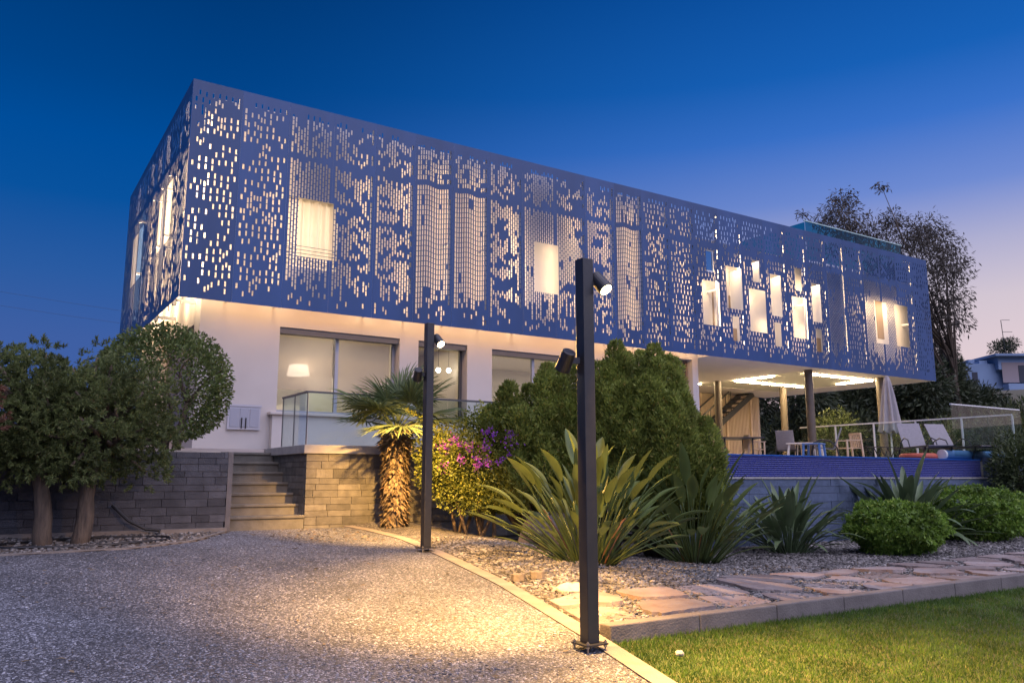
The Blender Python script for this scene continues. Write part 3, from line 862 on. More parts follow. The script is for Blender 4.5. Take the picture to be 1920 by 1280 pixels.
w = thing('retaining_wall', 'dark grey block wall behind the juniper trunks, left of the steps', 'wall', (-3, WV, .5))
b = MB(); b.box(-8, .27, WV - .1, WV + .35, .2, 1.64); b.build('core', 'mortar', w)
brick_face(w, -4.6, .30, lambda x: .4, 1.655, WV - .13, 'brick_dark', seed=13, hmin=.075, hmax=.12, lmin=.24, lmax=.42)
b = MB(); b.box(.301, .375, WV - .13, -.9, .3, 1.66); b.build('end_pier', 'kerb_grey', w, bevel=.005)
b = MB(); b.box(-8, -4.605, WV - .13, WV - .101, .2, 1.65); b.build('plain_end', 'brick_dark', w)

# low concrete footing strip at the base of that wall
b = MB(); b.box(-6, .30, WV - .26, WV - .135, .30, .575); b.build('wall_footing', 'kerb', kind='structure')

st = thing('stairs', 'grey stone steps climbing from the driveway to the terrace', 'stairs', (.95, WV, .55))
nst = 7; z0 = .55; rise = (TZ + .02 - z0) / nst; run = .29
for k in range(nst):
    b = MB(); y0 = WV - .02 + k * run
    b.box(.378, 1.522, y0 + .03, y0 + run + .03 if k < nst - 1 else -.5, .25, z0 + (k + 1) * rise - .042)
    s_ = b.build('step', 'step', st)
    b = MB(); b.box(.378, 1.522, y0, y0 + run + .028 if k < nst - 1 else -.5, z0 + (k + 1) * rise - .041, z0 + (k + 1) * rise); b.build('tread', 'step', s_, bevel=.006)

b = MB(); b.box(-8, .3, WV + .36, .49, .3, TZ - .01); b.box(.3, 1.5, -.5 + .002, .49, .3, TZ - .012); b.box(1.91, 8.4, WV + .46, .49, .3, TZ - .01)
b.build('terrace', 'deck', kind='structure')
b = MB(); b.box(-2.2, 1.46, -.85, -.5, TZ + .0, TZ + .085); b.build('terrace_edge', mat('edge_stone', (.55, .47, .42), .8), kind='structure')

# glass balustrade on the coping
gb = thing('glass_balustrade', 'clear glass balustrade with slim handrail above the lit wall', 'balustrade', (1.5, WV, 1.8))
gz0, gz1 = 1.802, 2.62
for k in range(4):
    a = 1.52 + k * 1.25; b = MB(); b.box(a + .006, a + 1.244, WV - .005, WV + .007, gz0, gz1); b.build('glass_panel', 'rail_glass', gb)
for k in range(2):
    a = WV + .02 + k * .62; b = MB(); b.box(1.50, 1.512, a + .004, a + .612, gz0, gz1); b.build('glass_panel', 'rail_glass', gb)
b = MB(); b.box(1.485, 6.55, WV - .02, WV + .022, gz1, gz1 + .03); b.build('handrail', 'dark_alu', gb)
b = MB(); b.box(1.484, 1.528, WV + .023, WV + 1.27, gz1, gz1 + .03); b.build('handrail', 'dark_alu', gb)
for p in ((1.506, WV + .001), (1.506, WV + .635), (1.506, WV + 1.26)):
    b = MB(); b.box(p[0] - .008, p[0] + .008, p[1] - .008, p[1] + .008, gz0, gz1); b.build('corner_strip', 'dark_alu', gb)

# pool terrace with tiled overflow wall
PV = -5.1
w = thing('pool_wall', 'slate blue block wall carrying the pool, behind the spiky plants', 'wall', (9, PV, 0))
b = MB(); b.box(6.7, 19.4, PV + .03, PV + .4, -.3, 1.26); b.build('core', 'mortar', w)
brick_face(w, 7.6, 19.4, lambda x: .2, 1.262, PV, 'brick_blue', hmin=.13, hmax=.17, lmin=.42, lmax=.62, seed=21, stop=290)
b = MB(); b.box(6.7, 7.59, PV, PV + .029, -.3, 1.262); b.build('plain_end', 'brick_blue', w)
b = MB(); b.box(6.7, 19.43, PV - .02, PV + .5, 1.264, 1.30); b.build('coping', 'cap', w, bevel=.006)
pool = thing('swimming_pool', 'raised swimming pool with dark blue mosaic overflow edge', 'pool', (12, PV + .2, 1.3))
b = MB(); b.box(8.4, 17.5, PV + .16, PV + .42, 1.301, 1.70); b.build('shell', 'grout', pool)
ts = .040; nxp, nzp = int(9.1 / ts), 10
V = []
for i in range(nxp):
    for k in range(nzp):
        x = 8.4 + i * ts; z = 1.304 + k * .0392; y0 = PV + .152 + random.uniform(-.0015, .0015); y1 = PV + .17
        V += [(x + .003, y0, z + .003), (x + ts - .003, y0, z + .003), (x + ts - .003, y0, z + .0362), (x + .003, y0, z + .0362),
              (x + .003, y1, z + .003), (x + ts - .003, y1, z + .003), (x + ts - .003, y1, z + .0362), (x + .003, y1, z + .0362)]
q = np.array([(0, 1, 2, 3), (0, 4, 5, 1), (3, 2, 6, 7), (0, 3, 7, 4), (1, 5, 6, 2)])
F = (np.arange(nxp * nzp)[:, None, None] * 8 + q[None]).reshape(-1, 4)
put('mosaic_tiles', np_mesh('mosaic_tiles', np.array(V), F), 'tile', pool, kind='stuff')
b = MB(); b.box(8.4, 17.5, PV + .14, PV + .44, 1.702, 1.725); b.build('overflow_lip', mat('wet_lip', (.02, .11, .42), .12), pool)
b = MB(); b.box(9.25, 17.45, PV + .43, -1.2, 1.60, 1.69); b.build('water', 'water', pool)
b = MB(); b.box(8.4, 19.4, PV + .41, -4.7, .2, 1.59); b.box(8.41, 9.19, -4.69, .49, .2, TZ - .01); b.box(17.52, 19.4, -4.69, .49, .2, TZ - .01); b.box(9.2, 17.5, -1.19, .49, .2, TZ - .01); b.box(13.71, 26, .5, 9, .2, TZ - .01)
b.box(19.41, 26, -1.2, .49, .2, TZ - .01)
b.build('pool_deck', 'deck', kind='structure')

# glass rail in front of the pool deck and along its far side
gr = thing('glass_balustrade', 'tall frameless glass panels on the pool wall at the right edge', 'balustrade', (17, PV + .2, 1.7))
for k in range(3):
    a = 16.25 + k * 1.6; b = MB(); b.box(a + .005, min(a + 1.595, 19.4), PV + .06, PV + .075, 1.78, 2.98); b.build('glass_panel', 'rail_glass', gr)
b = MB(); b.box(16.25, 19.4, PV + .045, PV + .09, 2.982, 3.01); b.build('handrail', 'white_metal', gr)
b = MB(); b.box(17.52, 19.4, PV + .03, PV + .12, 1.302, 1.776); b.build('base', 'brick_blue', gr)
gr = thing('glass_balustrade', 'pale metal and glass railing behind the sun loungers', 'balustrade', (19.3, -2, 1.7))
for k in range(5):
    a = PV + .2 + k * 1.3; b = MB(); b.box(19.30, 19.312, a + .03, a + 1.27, 1.78, 2.84); b.build('glass_panel', 'rail_glass', gr)
    b = MB(); b.box(19.285, 19.325, a - .02, a + .02, 1.70, 2.86); b.build('post', 'white_metal', gr)
b = MB(); b.box(19.28, 19.33, PV + .2, 1.6, 2.862, 2.90); b.build('handrail', 'white_metal', gr)

# ------------------------------------------------------------------ house lighting fixtures, plus a few added fill lights
WARM = (1.0, .70, .40)
def area(name, loc, direction, sx, sy, power, color, parent=None):
    d = bpy.data.lights.new(name, 'AREA'); d.shape = 'RECTANGLE'; d.size = sx; d.size_y = sy; d.energy = power; d.color = color
    o = bpy.data.objects.new(name, d); col.objects.link(o)
    o.location = loc; q = Vector(direction).to_track_quat('-Z', 'Y'); o.rotation_euler = q.to_euler()
    if parent: o.parent = parent; o.matrix_parent_inverse = Matrix.Translation(-parent.location)
    return o
GAPW = 16.5
for i in range(0, NP + 1):
    x = min(max(i * pw, .3), SL - .3)
    if 0 < i < NP and any(c[0] - .03 < x < c[1] + .03 for c in FRONT_CUTS): continue
    if x < 13.5:
        b = MB(); b.box(x - .02, x + .02, .132, .148, SB + .05, ST - .35); b.build('led_profile', 'white_metal', house)
        area('led_or_fill', (x, .155, SB + 1.95), (0, 1, 0), .03, 3.8, GAPW * 1.15, WARM, house)
    else:          # on the open half only the posts are grazed with light
        l_ = area('led_or_fill', (x, .03, SB + 2.1), (0, 1, 0), .03, 3.9, 3.5, WARM, house); l_.data.spread = R(70)
# added light line, hidden inside the lower edge, strengthens the glow on the wall below
EDGE = (1.0, .52, .21)
area('edge_fill', (7.1, .10, SB + .12), (0, .62, -.78), 12.9, .03, 62, EDGE, house)
area('edge_fill', (.10, 4.0, SB + .12), (.62, 0, -.78), .03, 7.4, 70, EDGE, house).rotation_euler = Matrix(((0, .78, -.62), (1, 0, 0), (0, -.62, .78))).to_euler()
for x in (18.0, 22.22, 23.36):  # extra wall lights, added to brighten the dim far cut-outs
    area('led_or_fill', (x, .155, 6.2), (0, 1, 0), .03, 2.2, 6.5, WARM, house)
# the cut-outs of the far half are lit niches
for x in (7.79, 8.71):  # pair of fill lights added so the centre cut-out reads evenly bright
    area('led_or_fill', (x, .155, 6.2), (0, 1, 0), .03, 1.7, 9, WARM, house)
for c in FRONT_CUTS[3:]:
    w_ = c[1] - c[0]
    if w_ < .2: continue
    area('niche_light', ((c[0] + c[1]) / 2, .07, c[3] + .05), (0, .62, -.78), w_, .03, (15 * w_ + 3.5) * (1.5 if c[0] > 21 else 1), WARM, house)
for i in range(0, NS + 1):
    y = min(max(i * sw, .4), SD - .3)
    if any(c[0] - .03 < y < c[1] + .03 for c in SIDE_CUTS): y -= .2
    b = MB(); b.box(.132, .148, y - .02, y + .02, SB + .05, ST - .35); b.build('led_profile', 'white_metal', house)
    o = area('led_or_fill', (.155, y, SB + 1.95), (1, 0, 0), .03, 3.8, GAPW * 4.2, WARM, house)
    o.rotation_euler = Matrix(((0, 0, -1), (1, 0, 0), (0, -1, 0))).to_euler()      # long side upright, facing +X

def room_light(x, y, z, p, c=(1, .86, .68), s=.8):
    area('room_light', (x, y, z), (0, 0, -1), s, s, p, c, house)
room_light(3.0, 2.0, 4.45, 42); room_light(5.9, 2.6, 4.45, 22, (1, .8, .55)); room_light(8.4, 2.6, 4.45, 50); room_light(11.5, 2.4, 4.45, 50); room_light(2.6, 2.2, 7.35, 120, (1, .82, .62))

pl = thing('pendant_lamp', 'wide white drum lamp shade glowing inside the large window', 'lamp', (2.98, 1.35, 3.55))
b = MB(); b.lathe([(.19, .0), (.23, -.22)], (2.66, 1.15, 3.62), 28); b.build('lamp_shade', 'shade', pl)
b = MB(); b.tube([(2.66, 1.15, 3.60), (2.66, 1.15, 4.49)], .006, 6); b.build('cord', 'black', pl)
def globe(label, x, y, z):
    t = thing('pendant_lamp', label, 'lamp', (x, y, z), 'glass pendant lamps over the kitchen counter')
    b = MB(); prof = [(.06 * math.sin(a), -.06 * math.cos(a)) for a in np.linspace(.05, 3.09, 10)]; b.lathe(prof, (x, y, z), 14); b.build('globe', 'bulb', t, smooth=True)
    b = MB(); b.tube([(x, y, z + .06), (x, y, 4.49)], .005, 6); b.build('cord', 'black', t)
globe('bright round pendant bulb, farther from the door frame, behind the lamp post', 6.35, 1.9, 3.86)
globe('bright round pendant bulb, nearer the door frame, behind the lamp post', 6.66, 1.95, 3.88)
tr = thing('track_light', 'row of three small bright spots on the ceiling behind the window', 'lamp', (8.8, 2.2, 4.45))
b = MB(); b.box(8.3, 8.9, 2.19, 2.21, 4.46, 4.48); b.build('track', 'white_metal', tr)
for k in range(3):
    b = MB(); b.tube([(8.4 + .17 * k, 2.2, 4.459), (8.4 + .17 * k, 2.2, 4.40)], .028, 10); b.build('spot_bulb', 'bulb', tr)

def led_line(label, pts):
    t = thing('ceiling_light', label, 'light', (pts[0][0], pts[0][1], 4.6), 'linear ceiling lights of the patio')
    for a, c in zip(pts, pts[1:]):
        d = (Vector(c) - Vector(a)).normalized() * .03
        b = MB(); b.bar((a[0] - d.x, a[1] - d.y, pts_z(a)), (c[0] + d.x, c[1] + d.y, pts_z(c)), .05, .03); b.build('light_bar', 'led', t)
def pts_z(p): return 4.556
led_line('angled light line on the patio ceiling beside the dark steel stairs', [(18.72, 2.1), (18.72, 3.68), (22.2, 3.66)])
led_line('angled light line on the patio ceiling near the folded parasol', [(19.1, 1.08), (22.5, 1.08), (22.5, 2.4)])
led_line('short light line on the soffit, half hidden by the big bush', [(17.2, 5.0), (18.3, 4.95)])

def lamp_post(label, x, y, H, heads):
    z0 = zg(x, y)
    t = thing('lamp_post', label, 'lamp post', (x, y, z0))
    s = .0525
    b = MB(); b.box(x - s, x + s, y - s, y + s, z0 + .062, z0 + H); b.build('pole', 'steel_post', t, bevel=.005)
    b = MB(); b.box(x - .10, x + .10, y - .10, y + .10, z0 + .05, z0 + .061); b.build('base_plate', 'steel_post', t)
    for sx in (-1, 1):
        for sy in (-1, 1):
            b = MB(); px_, py_ = x + sx * .083, y + sy * .083
            b.tube([(px_, py_, z0 - .02), (px_, py_, z0 + .085)], .007, 8); b.tube([(px_, py_, z0 + .062), (px_, py_, z0 + .074)], .014, 6); b.tube([(px_, py_, z0 + .037), (px_, py_, z0 + .049)], .014, 6)
            b.build('anchor_bolt', 'bolt', t)
    for (hx, hy, hz, target, power, ang) in heads:
        c = Vector((x + hx, y + hy, hz)); d = (Vector(target) - c).normalized()
        b = MB(); L = .17
        b.tube([c - d * L * .5, c - d * L * .47, c + d * L * .44, c + d * L * .5], [.048, .055, .062, .062], 20)
        hd = b.build('lamp_head', 'steel_post', t)
        b = MB(); side = Vector((hx, hy, 0)).normalized(); b.bar(Vector((x, y, hz)) + side * .05, c - side * .02, .035, .05); b.build('bracket', 'steel_post', hd)
        b = MB(); b.tube([c + d * (L * .5 + .001), c + d * (L * .5 + .004)], .05, 20); b.build('lens', 'lens', hd)
        ld = bpy.data.lights.new('spot_light', 'SPOT'); ld.energy = power; ld.color = (1, .53, .135); ld.spot_size = R(ang); ld.spot_blend = .8; ld.shadow_soft_size = .04
        lo = bpy.data.objects.new('spot_light', ld); col.objects.link(lo); lo.location = c + d * (L * .5 + .05)
        lo.rotation_euler = d.to_track_quat('-Z', 'Y').to_euler(); lo.parent = t; lo.matrix_parent_inverse = Matrix.Translation(-t.location)
lamp_post('tall dark lamp post at the lawn corner, nearest to the viewer', 1.22, -10.48, 3.03,
          [(.115, -.06, 2.84, (2.15, -13.0, -.2), 4200, 104), (-.15, .06, 2.20, (1.20, -8.75, .1), 2050, 102)])
lamp_post('farther dark lamp post beside the palm and bougainvillea', 2.22, -5.75, 3.03,
          [(.115, -.05, 3.13, (2.75, -8.6, .3), 1500, 112), (-.13, .06, 2.66, (2.75, -3.75, .55), 2000, 88)])

# ------------------------------------------------------------------ plants
def tube_tree(b, p, d, L, r, depth, rnd, gnarl=.25):
    pts = [Vector(p)]; rad = [r]; dd = Vector(d).normalized(); n = 5
    for i in range(n):
        dd = (dd + Vector((rnd.gauss(0, gnarl), rnd.gauss(0, gnarl), rnd.gauss(0, gnarl * .5))) * .4).normalized()
        pts.append(pts[-1] + dd * L / n); rad.append(r * (1 - .5 * (i + 1) / n))
    b.tube(pts, rad, 8)
    if depth:
        for k in range(rnd.randint(2, 3)):
            a = rnd.uniform(0, 6.28); nd = (dd * 1.0 + Vector((math.cos(a), math.sin(a), rnd.uniform(-.1, .6))) * .8).normalized()
            tube_tree(b, pts[-1 - (k % 2)], nd, L * .62, rad[-1] * .85, depth - 1, rnd, gnarl)

def tufts(centers, radii, n_tuft, per, L, Wd, spread=.55, up=.15, shell=.4):
    """bundles of needles on the outside of lobes"""
    parts = []
    for c, r_, nt_ in zip(centers, radii, n_tuft):
        q, d = in_ball(nt_, shell); P0 = np.asarray(c) + q * np.asarray(r_)
        d = unit(d + np.array([0, 0, up]) + rng.normal(0, .35, (nt_, 3)))
        P1 = np.repeat(P0, per, 0); D = np.repeat(d, per, 0)
        t = rng.random((len(P1), 1)); ax = D * t * L * 1.5
        D2 = unit(D + rng.normal(0, spread, D.shape))
        l = L * rng.uniform(.6, 1.2, len(P1)) * (1.15 - .5 * t[:, 0])
        parts.append(cards(P1 + ax, D2, l, Wd * rng.uniform(.7, 1.3, len(P1))))
    return join(parts)

def juniper(label, base, top_pts, lean, seed, brown=None):
    rnd = random.Random(seed); x, y = base; z = zg(x, y)
    t = thing('juniper_tree', label, 'tree', (x, y, z), 'junipers by the dark wall')
    b = MB(); pts = [Vector((x, y, z - .1))]; rad = [.115]
    for i in range(1, 7):
        pts.append(Vector((x + lean[0] * i / 6 + rnd.uniform(-.02, .02), y + lean[1] * i / 6, z - .1 + 1.35 * i / 6))); rad.append(.115 - .008 * i)
    b.tube(pts, rad, 12)
    for c, r_, n_ in top_pts:
        e = Vector(c); s_ = pts[-1 - rnd.randint(0, 1)]; m_ = (s_ + e) / 2 + Vector((rnd.uniform(-.1, .1), rnd.uniform(-.1, .1), .1))
        b.tube([s_, m_, e], [.05, .035, .015], 6)
    b.build('trunk', 'bark', t, smooth=True)
    V, F = tufts([c for c, _, _ in top_pts], [r_ for _, r_, _ in top_pts], [n_ for _, _, n_ in top_pts], 34, .066, .0125, .62, .25, .42)
    put('crown', np_mesh('crown', V, F), 'juniper', t)
    if brown:
        V, F = tufts([c for c, _, _ in brown], [r_ for _, r_, _ in brown], [n_ for _, _, n_ in brown], 34, .07, .010, .6, .1, .5)
        put('dry_branch', np_mesh('dry_branch', V, F), 'brown_needles', t)
# lobes: centre, radii, number of tufts
def lobes(c, n, R_, r0, r1, per, seed, flat=.75):
    r = random.Random(seed); o = []
    for i in range(n):
        a = i * 2.399 + r.uniform(-.3, .3); zz = 1 - 2 * (i + .5) / n; q = math.sqrt(max(0, 1 - zz * zz))
        s = r.uniform(.55, .9); rad = r.uniform(r0, r1)
        o.append(((c[0] + R_[0] * q * math.cos(a) * s, c[1] + R_[1] * q * math.sin(a) * s, c[2] + R_[2] * zz * s), (rad, rad, rad * flat), int(per * (rad / r1) ** 2)))
    return o
RV = Vector((.8415, -.5402, 0)); FV = Vector((.5402, .8415, 0))
A = lobes((-2.62, -3.75, 2.02), 32, (1.0, .85, .85), .24, .38, 120, 3) + [((-2.9, -3.8, 2.75), (.3, .3, .2), 40), ((-2.2, -3.8, 2.84), (.22, .22, .16), 26)]
B_ = lobes((-1.62, -3.95, 1.95), 33, (.95, .80, .82), .24, .38, 120, 4) + [((-1.62, -3.9, 2.82), (.10, .1, .24), 16), ((-1.44, -3.9, 2.78), (.09, .1, .20), 14), ((-1.9, -3.9, 2.66), (.22, .2, .16), 26), ((-.85, -4.0, 1.75), (.3, .3, .22), 36), ((-.95, -4.0, 1.35), (.28, .3, .2), 30)]
juniper('dark green juniper with straight trunk, at the left edge', (-2.02, -3.84), A, (-.16, .03), 1, [((-2.78, -4.72, 2.22), (.10, .1, .10), 16), ((-2.74, -4.75, 1.90), (.13, .1, .13), 24)])
juniper('dark green juniper with leaning trunk, next to the round tree', (-1.66, -3.84), B_, (.14, .0), 2)

# clipped round tree on the upper bed
tt = thing('topiary_tree', 'clipped round tree standing above the dark wall', 'tree', (-.35, -2.2, TZ - .05))
b = MB(); rn = random.Random(4)
for k, (dx, r0) in enumerate(((.14, .075), (-.03, .05), (.02, .055))):
    tube_tree(b, (-.42 + dx, -2.2 + .05 * k, TZ - .1), (dx * .6, .05, 1), .85, r0, 2, rn, .2)
b.build('trunk', 'bark', tt, smooth=True)
n = 15000; q, d = in_ball(n, .30); q = q * (1 + .06 * np.sin(q[:, :1] * 9) * np.cos(q[:, 1:2] * 8))
P0 = np.array([-.52, -2.2, 2.68]) + q * np.array([1.0, .95, .93]); keep = q[:, 2] > -.86
hole = (np.abs(q[:, 0] - .15) < .28) & (q[:, 2] < .35) & (q[:, 2] > -.75) & (rng.random(n) < .62)
P0, d = P0[keep & ~hole], d[keep & ~hole]
Dl = unit(d * .6 + rng.normal(0, .6, d.shape))
V1 = cards(P0, Dl, rng.uniform(.05, .085, len(P0)), rng.uniform(.025, .04, len(P0)), None, .06)
q = rng.uniform(-1, 1, (1500, 3)); q = q[np.linalg.norm(q, axis=1) < .9]
V2 = cards(np.array([-.52, -2.2, 2.68]) + q * np.array([1, .95, .9]), rdir(len(q)), .07, .03)
V, F = join([V1, V2]); put('crown', np_mesh('crown', V, F), 'topiary', tt)

# fan palm
def frond_mesh(seed):
    r = random.Random(seed); b = MB(); Lp = r.uniform(.42, .58); Rf = r.uniform(.56, .66)
    pts = [Vector((.0 + .10 * t * t, 0, Lp * t)) for t in np.linspace(0, 1, 6)]
    b.tube(pts, [.016, .013, .011, .010, .009, .008], 6)
    tip = pts[-1]; d = (pts[-1] - pts[-2]).normalized(); sd = Vector((0, 1, 0)); nrm_ = d.cross(sd)
    N_ = 30
    for i in range(N_):
        a = R(-112 + 224 * i / (N_ - 1)) + r.uniform(-.02, .02); di = (d * math.cos(a) + sd * math.sin(a)).normalized()
        di = (di + nrm_ * r.uniform(-.10, .10)).normalized()
        L = Rf * (1 - .22 * abs(a) / 2) * r.uniform(.92, 1.05); cs = di.cross(nrm_).normalized(); droop = nrm_ * (-.06) + Vector((0, 0, -.07)) * r.uniform(.5, 1.4)
        p0 = tip; p1 = tip + di * L * .35; p2 = tip + di * L * .72 + droop * .35; p3 = tip + di * L + droop
        w1, w2 = .0165, .0105
        o = len(b.v); b.v += [tuple(p) for p in (p0, p1 - cs * w1, p1 + nrm_ * .012, p1 + cs * w1, p2 - cs * w2, p2 + nrm_ * .008, p2 + cs * w2, p3)]
        b.f += [(o, o + 1, o + 2), (o, o + 2, o + 3), (o + 1, o + 4, o + 5, o + 2), (o + 2, o + 5, o + 6, o + 3), (o + 4, o + 7, o + 5), (o + 5, o + 7, o + 6)]
    me = bpy.data.meshes.new('frond'); me.from_pydata(b.v, [], b.f); me.materials.append(M['palm']); return me
PX, PY = 2.80, -3.50; PZ = zg(PX, PY)
pt = thing('fan_palm', 'small fan palm with shaggy golden trunk against the lit wall', 'palm', (PX, PY, PZ))
b = MB(); hs = np.linspace(0, 1.62, 10); b.tube([(PX + .03 * math.sin(h * 2), PY, PZ + h) for h in hs], [.15, .165, .17, .165, .16, .155, .15, .14, .12, .07], 14); b.build('trunk', 'bark', pt, smooth=True)
n = 1500; a = rng.uniform(0, 6.28, n); h = rng.uniform(.02, 1.5, n); rad_ = .155
P0 = np.stack([PX + rad_ * np.cos(a), PY + rad_ * np.sin(a), PZ + h + .03], 1)
D = unit(np.stack([np.cos(a), np.sin(a), np.full(n, -.9)], 1) + rng.normal(0, .35, (n, 3)))
Nn = np.stack([np.cos(a), np.sin(a), np.full(n, .6)], 1)
V1 = cards(P0, D, rng.uniform(.07, .15, n), rng.uniform(.025, .05, n), Nn, .12)
n = 420; a = rng.uniform(0, 6.28, n); h = rng.uniform(1.28, 1.62, n)
P0 = np.stack([PX + .14 * np.cos(a), PY + .14 * np.sin(a), PZ + h], 1)
D = unit(np.stack([np.cos(a), np.sin(a), rng.uniform(-1.0, .3, n)], 1) + rng.normal(0, .3, (n, 3)))
V2 = cards(P0, D, rng.uniform(.1, .26, n), rng.uniform(.02, .04, n), None, .1)
V, F = join([V1, V2]); put('dead_leaf_skirt', np_mesh('dead_leaf_skirt', V, F), 'dead', pt)
fm = [frond_mesh(s) for s in range(4)]; rn = random.Random(9)
for k in range(22):
    tilt = [6, 18, 28, 38, 48, 57, 66, 74][k % 8] + rn.uniform(-7, 7); az = k * 137.5 + rn.uniform(-14, 14)
    o = put('frond', fm[k % 4], None, pt, local=True); o.location = (0, 0, 1.52 + rn.uniform(-.05, .08))
    o.rotation_euler = (0, R(tilt), R(az)); s_ = rn.uniform(.98, 1.2); o.scale = (s_, s_, s_)

# bougainvillea
bx, by = 3.95, -4.15; bz = zg(bx, by)
bo = thing('bougainvillea', 'bougainvillea bush with magenta flowers beside the farther lamp post', 'shrub', (bx, by, bz))
b = MB(); rn = random.Random(12)
for k in range(9):
    a = rn.uniform(0, 6.28); e = Vector((bx + math.cos(a) * rn.uniform(.2, .75), by + math.sin(a) * .4, bz + rn.uniform(.9, 1.3))); s_ = Vector((bx + rn.uniform(-.35, .35), by + rn.uniform(-.15, .15), bz - .05))
    b.tube([s_, (s_ + e) / 2 + Vector((rn.uniform(-.12, .12), rn.uniform(-.1, .1), 0)), e], [.035, .025, .012], 7)
b.build('stems', 'bark', bo, smooth=True)
parts = []
for c, r_, nl in (((3.85, -4.15, 1.62), (.72, .6, .62), 7000), ((4.35, -4.35, 1.45), (.55, .5, .55), 4200), ((3.45, -4.05, 1.40), (.52, .45, .50), 4600), ((3.15, -4.05, 1.75), (.30, .3, .4), 1300), ((4.0, -4.2, 1.15), (.75, .55, .33), 3800), ((4.1, -4.1, 2.15), (.5, .45, .3), 1800), ((3.8, -4.3, .98), (.62, .4, .28), 2600)):
    q, d = in_ball(nl, .75); q *= 1 + .13 * np.sin(q[:, :1] * 11 + 1) * np.cos(q[:, 2:] * 9)
    parts.append(cards(np.array(c) + q * np.array(r_), unit(d + rng.normal(0, .7, d.shape)), rng.uniform(.035, .065, nl), rng.uniform(.02, .036, nl), None, .05))
V, F = join(parts); put('foliage', np_mesh('foliage', V, F), 'boug', bo)
parts = []
def shoot(p0, p1, n_, spread):
    t = rng.random(n_)[:, None]; p0, p1 = np.array(p0), np.array(p1); P = p0 + (p1 - p0) * t; P[:, 2] += .10 * np.sin(t[:, 0] * 3.1)
    P += rng.normal(0, spread, P.shape) * (1.1 - t)
    return cards(P, unit(rng.normal(0, .8, P.shape) + (p1 - p0)), rng.uniform(.03, .06, n_), rng.uniform(.018, .03, n_), None, .05)
for e, w_, n_ in (((2.72, -4.00, 2.33), .035, 150), ((2.80, -4.02, 1.98), .05, 230), ((2.95, -4.05, 1.70), .06, 220), ((3.0, -4.05, 2.15), .06, 200)): parts.append(shoot((3.45, -4.1, 1.72), e, n_, w_))
for e in ((3.9, -4.3, 2.5), (4.3, -4.4, 2.35), (3.65, -4.25, 2.2), (4.5, -4.5, 1.55)): parts.append(shoot((e[0] + .05, e[1] + .05, e[2] - .45), e, 70, .04))
V, F = join(parts); put('young_shoots', np_mesh('young_shoots', V, F), 'shoot', bo)
parts = []; rn = random.Random(3)
for k in range(19):
    a = rn.uniform(-1.9, 1.2); zz = rn.uniform(-.35, .62); ang = -math.pi / 2 - .6 + a * .75
    c = np.array([3.98 + .80 * math.cos(ang), -4.2 + .66 * math.sin(ang), 1.62 + .72 * zz]); n_ = rn.randint(12, 40); sp = rn.uniform(.025, .055)
    q = rng.normal(0, sp, (n_, 3)); parts.append(cards(c + q, rdir(n_), rng.uniform(.03, .05, n_), rng.uniform(.025, .04, n_), None, .08))
V, F = join(parts); put('flowers', np_mesh('flowers', V, F), 'bract', bo, kind='stuff')

# arborvitae: bundles of upright flame-shaped shoots
def thuja(label, base, flames, seed):
    x, y = base; z = zbed(x, y); t = thing('arborvitae', label, 'shrub', (x, y, z), 'arborvitae bushes in front of the pool')
    b = MB(); rn = random.Random(seed)
    for (fx, fy, f0, f1, fr) in flames:
        b.tube([(x + rn.uniform(-.15, .15), y + rn.uniform(-.1, .1), z - .05), ((x + fx) / 2, (y + fy) / 2, z + .4), (fx, fy, f0 + (f1 - f0) * .6)], [.05, .035, .012], 6)
    b.build('stems', 'bark', t, smooth=True)
    parts = []
    for (fx, fy, f0, f1, fr) in flames:
        n_ = int(4200 * (fr / .3) * (f1 - f0) / 1.2)
        tt_ = rng.random(n_) ** .9; prof = np.minimum(1, (1.02 - tt_) * 3.4) ** .5 * np.minimum(1, tt_ * 3 + .35) * (1 - .25 * tt_)
        a = rng.uniform(0, 2 * np.pi, n_); lump = 1 + .20 * np.sin(a * 3 + tt_ * 11 + fx * 7) + .16 * np.sin(a * 5 - tt_ * 19 + fy * 5)
        rr_ = fr * prof * lump * (1 - .30 * rng.random(n_) ** 2)
        P = np.stack([fx + rr_ * np.cos(a), fy + rr_ * np.sin(a), f0 + (f1 - f0) * tt_], 1)
        D = unit(np.stack([np.cos(a) * .75, np.sin(a) * .75, np.full(n_, .8)], 1) + rng.normal(0, .38, (n_, 3)))
        Nl = np.stack([np.cos(a), np.sin(a), .25 + .9 * (tt_ > .8)], 1) + rng.normal(0, .42, (n_, 3))
        parts.append(cards(P, D, rng.uniform(.045, .095, n_), rng.uniform(.016, .030, n_), Nl, .05))
    V, F = join(parts); put('foliage', np_mesh('foliage', V, F), 'thuja', t)
def front_lobes(cx, cy, hw, z0_, z1_, n_, seed, depth=.5):
    r = random.Random(seed); o = []
    for i in range(n_):
        a = r.uniform(-1.25, 1.25); hgt = r.random(); sh = math.sqrt(max(.05, 1 - (hgt * .95) ** 3))
        p = Vector((cx, cy, 0)) + RV * hw * math.sin(a) * sh - FV * depth * math.cos(a) * sh; t_ = z0_ + (z1_ - z0_) * (.25 + .72 * hgt); rr_ = r.uniform(.13, .21)
        o.append((p.x, p.y, max(z0_, t_ - r.uniform(.5, .8)), t_, rr_))
    return o
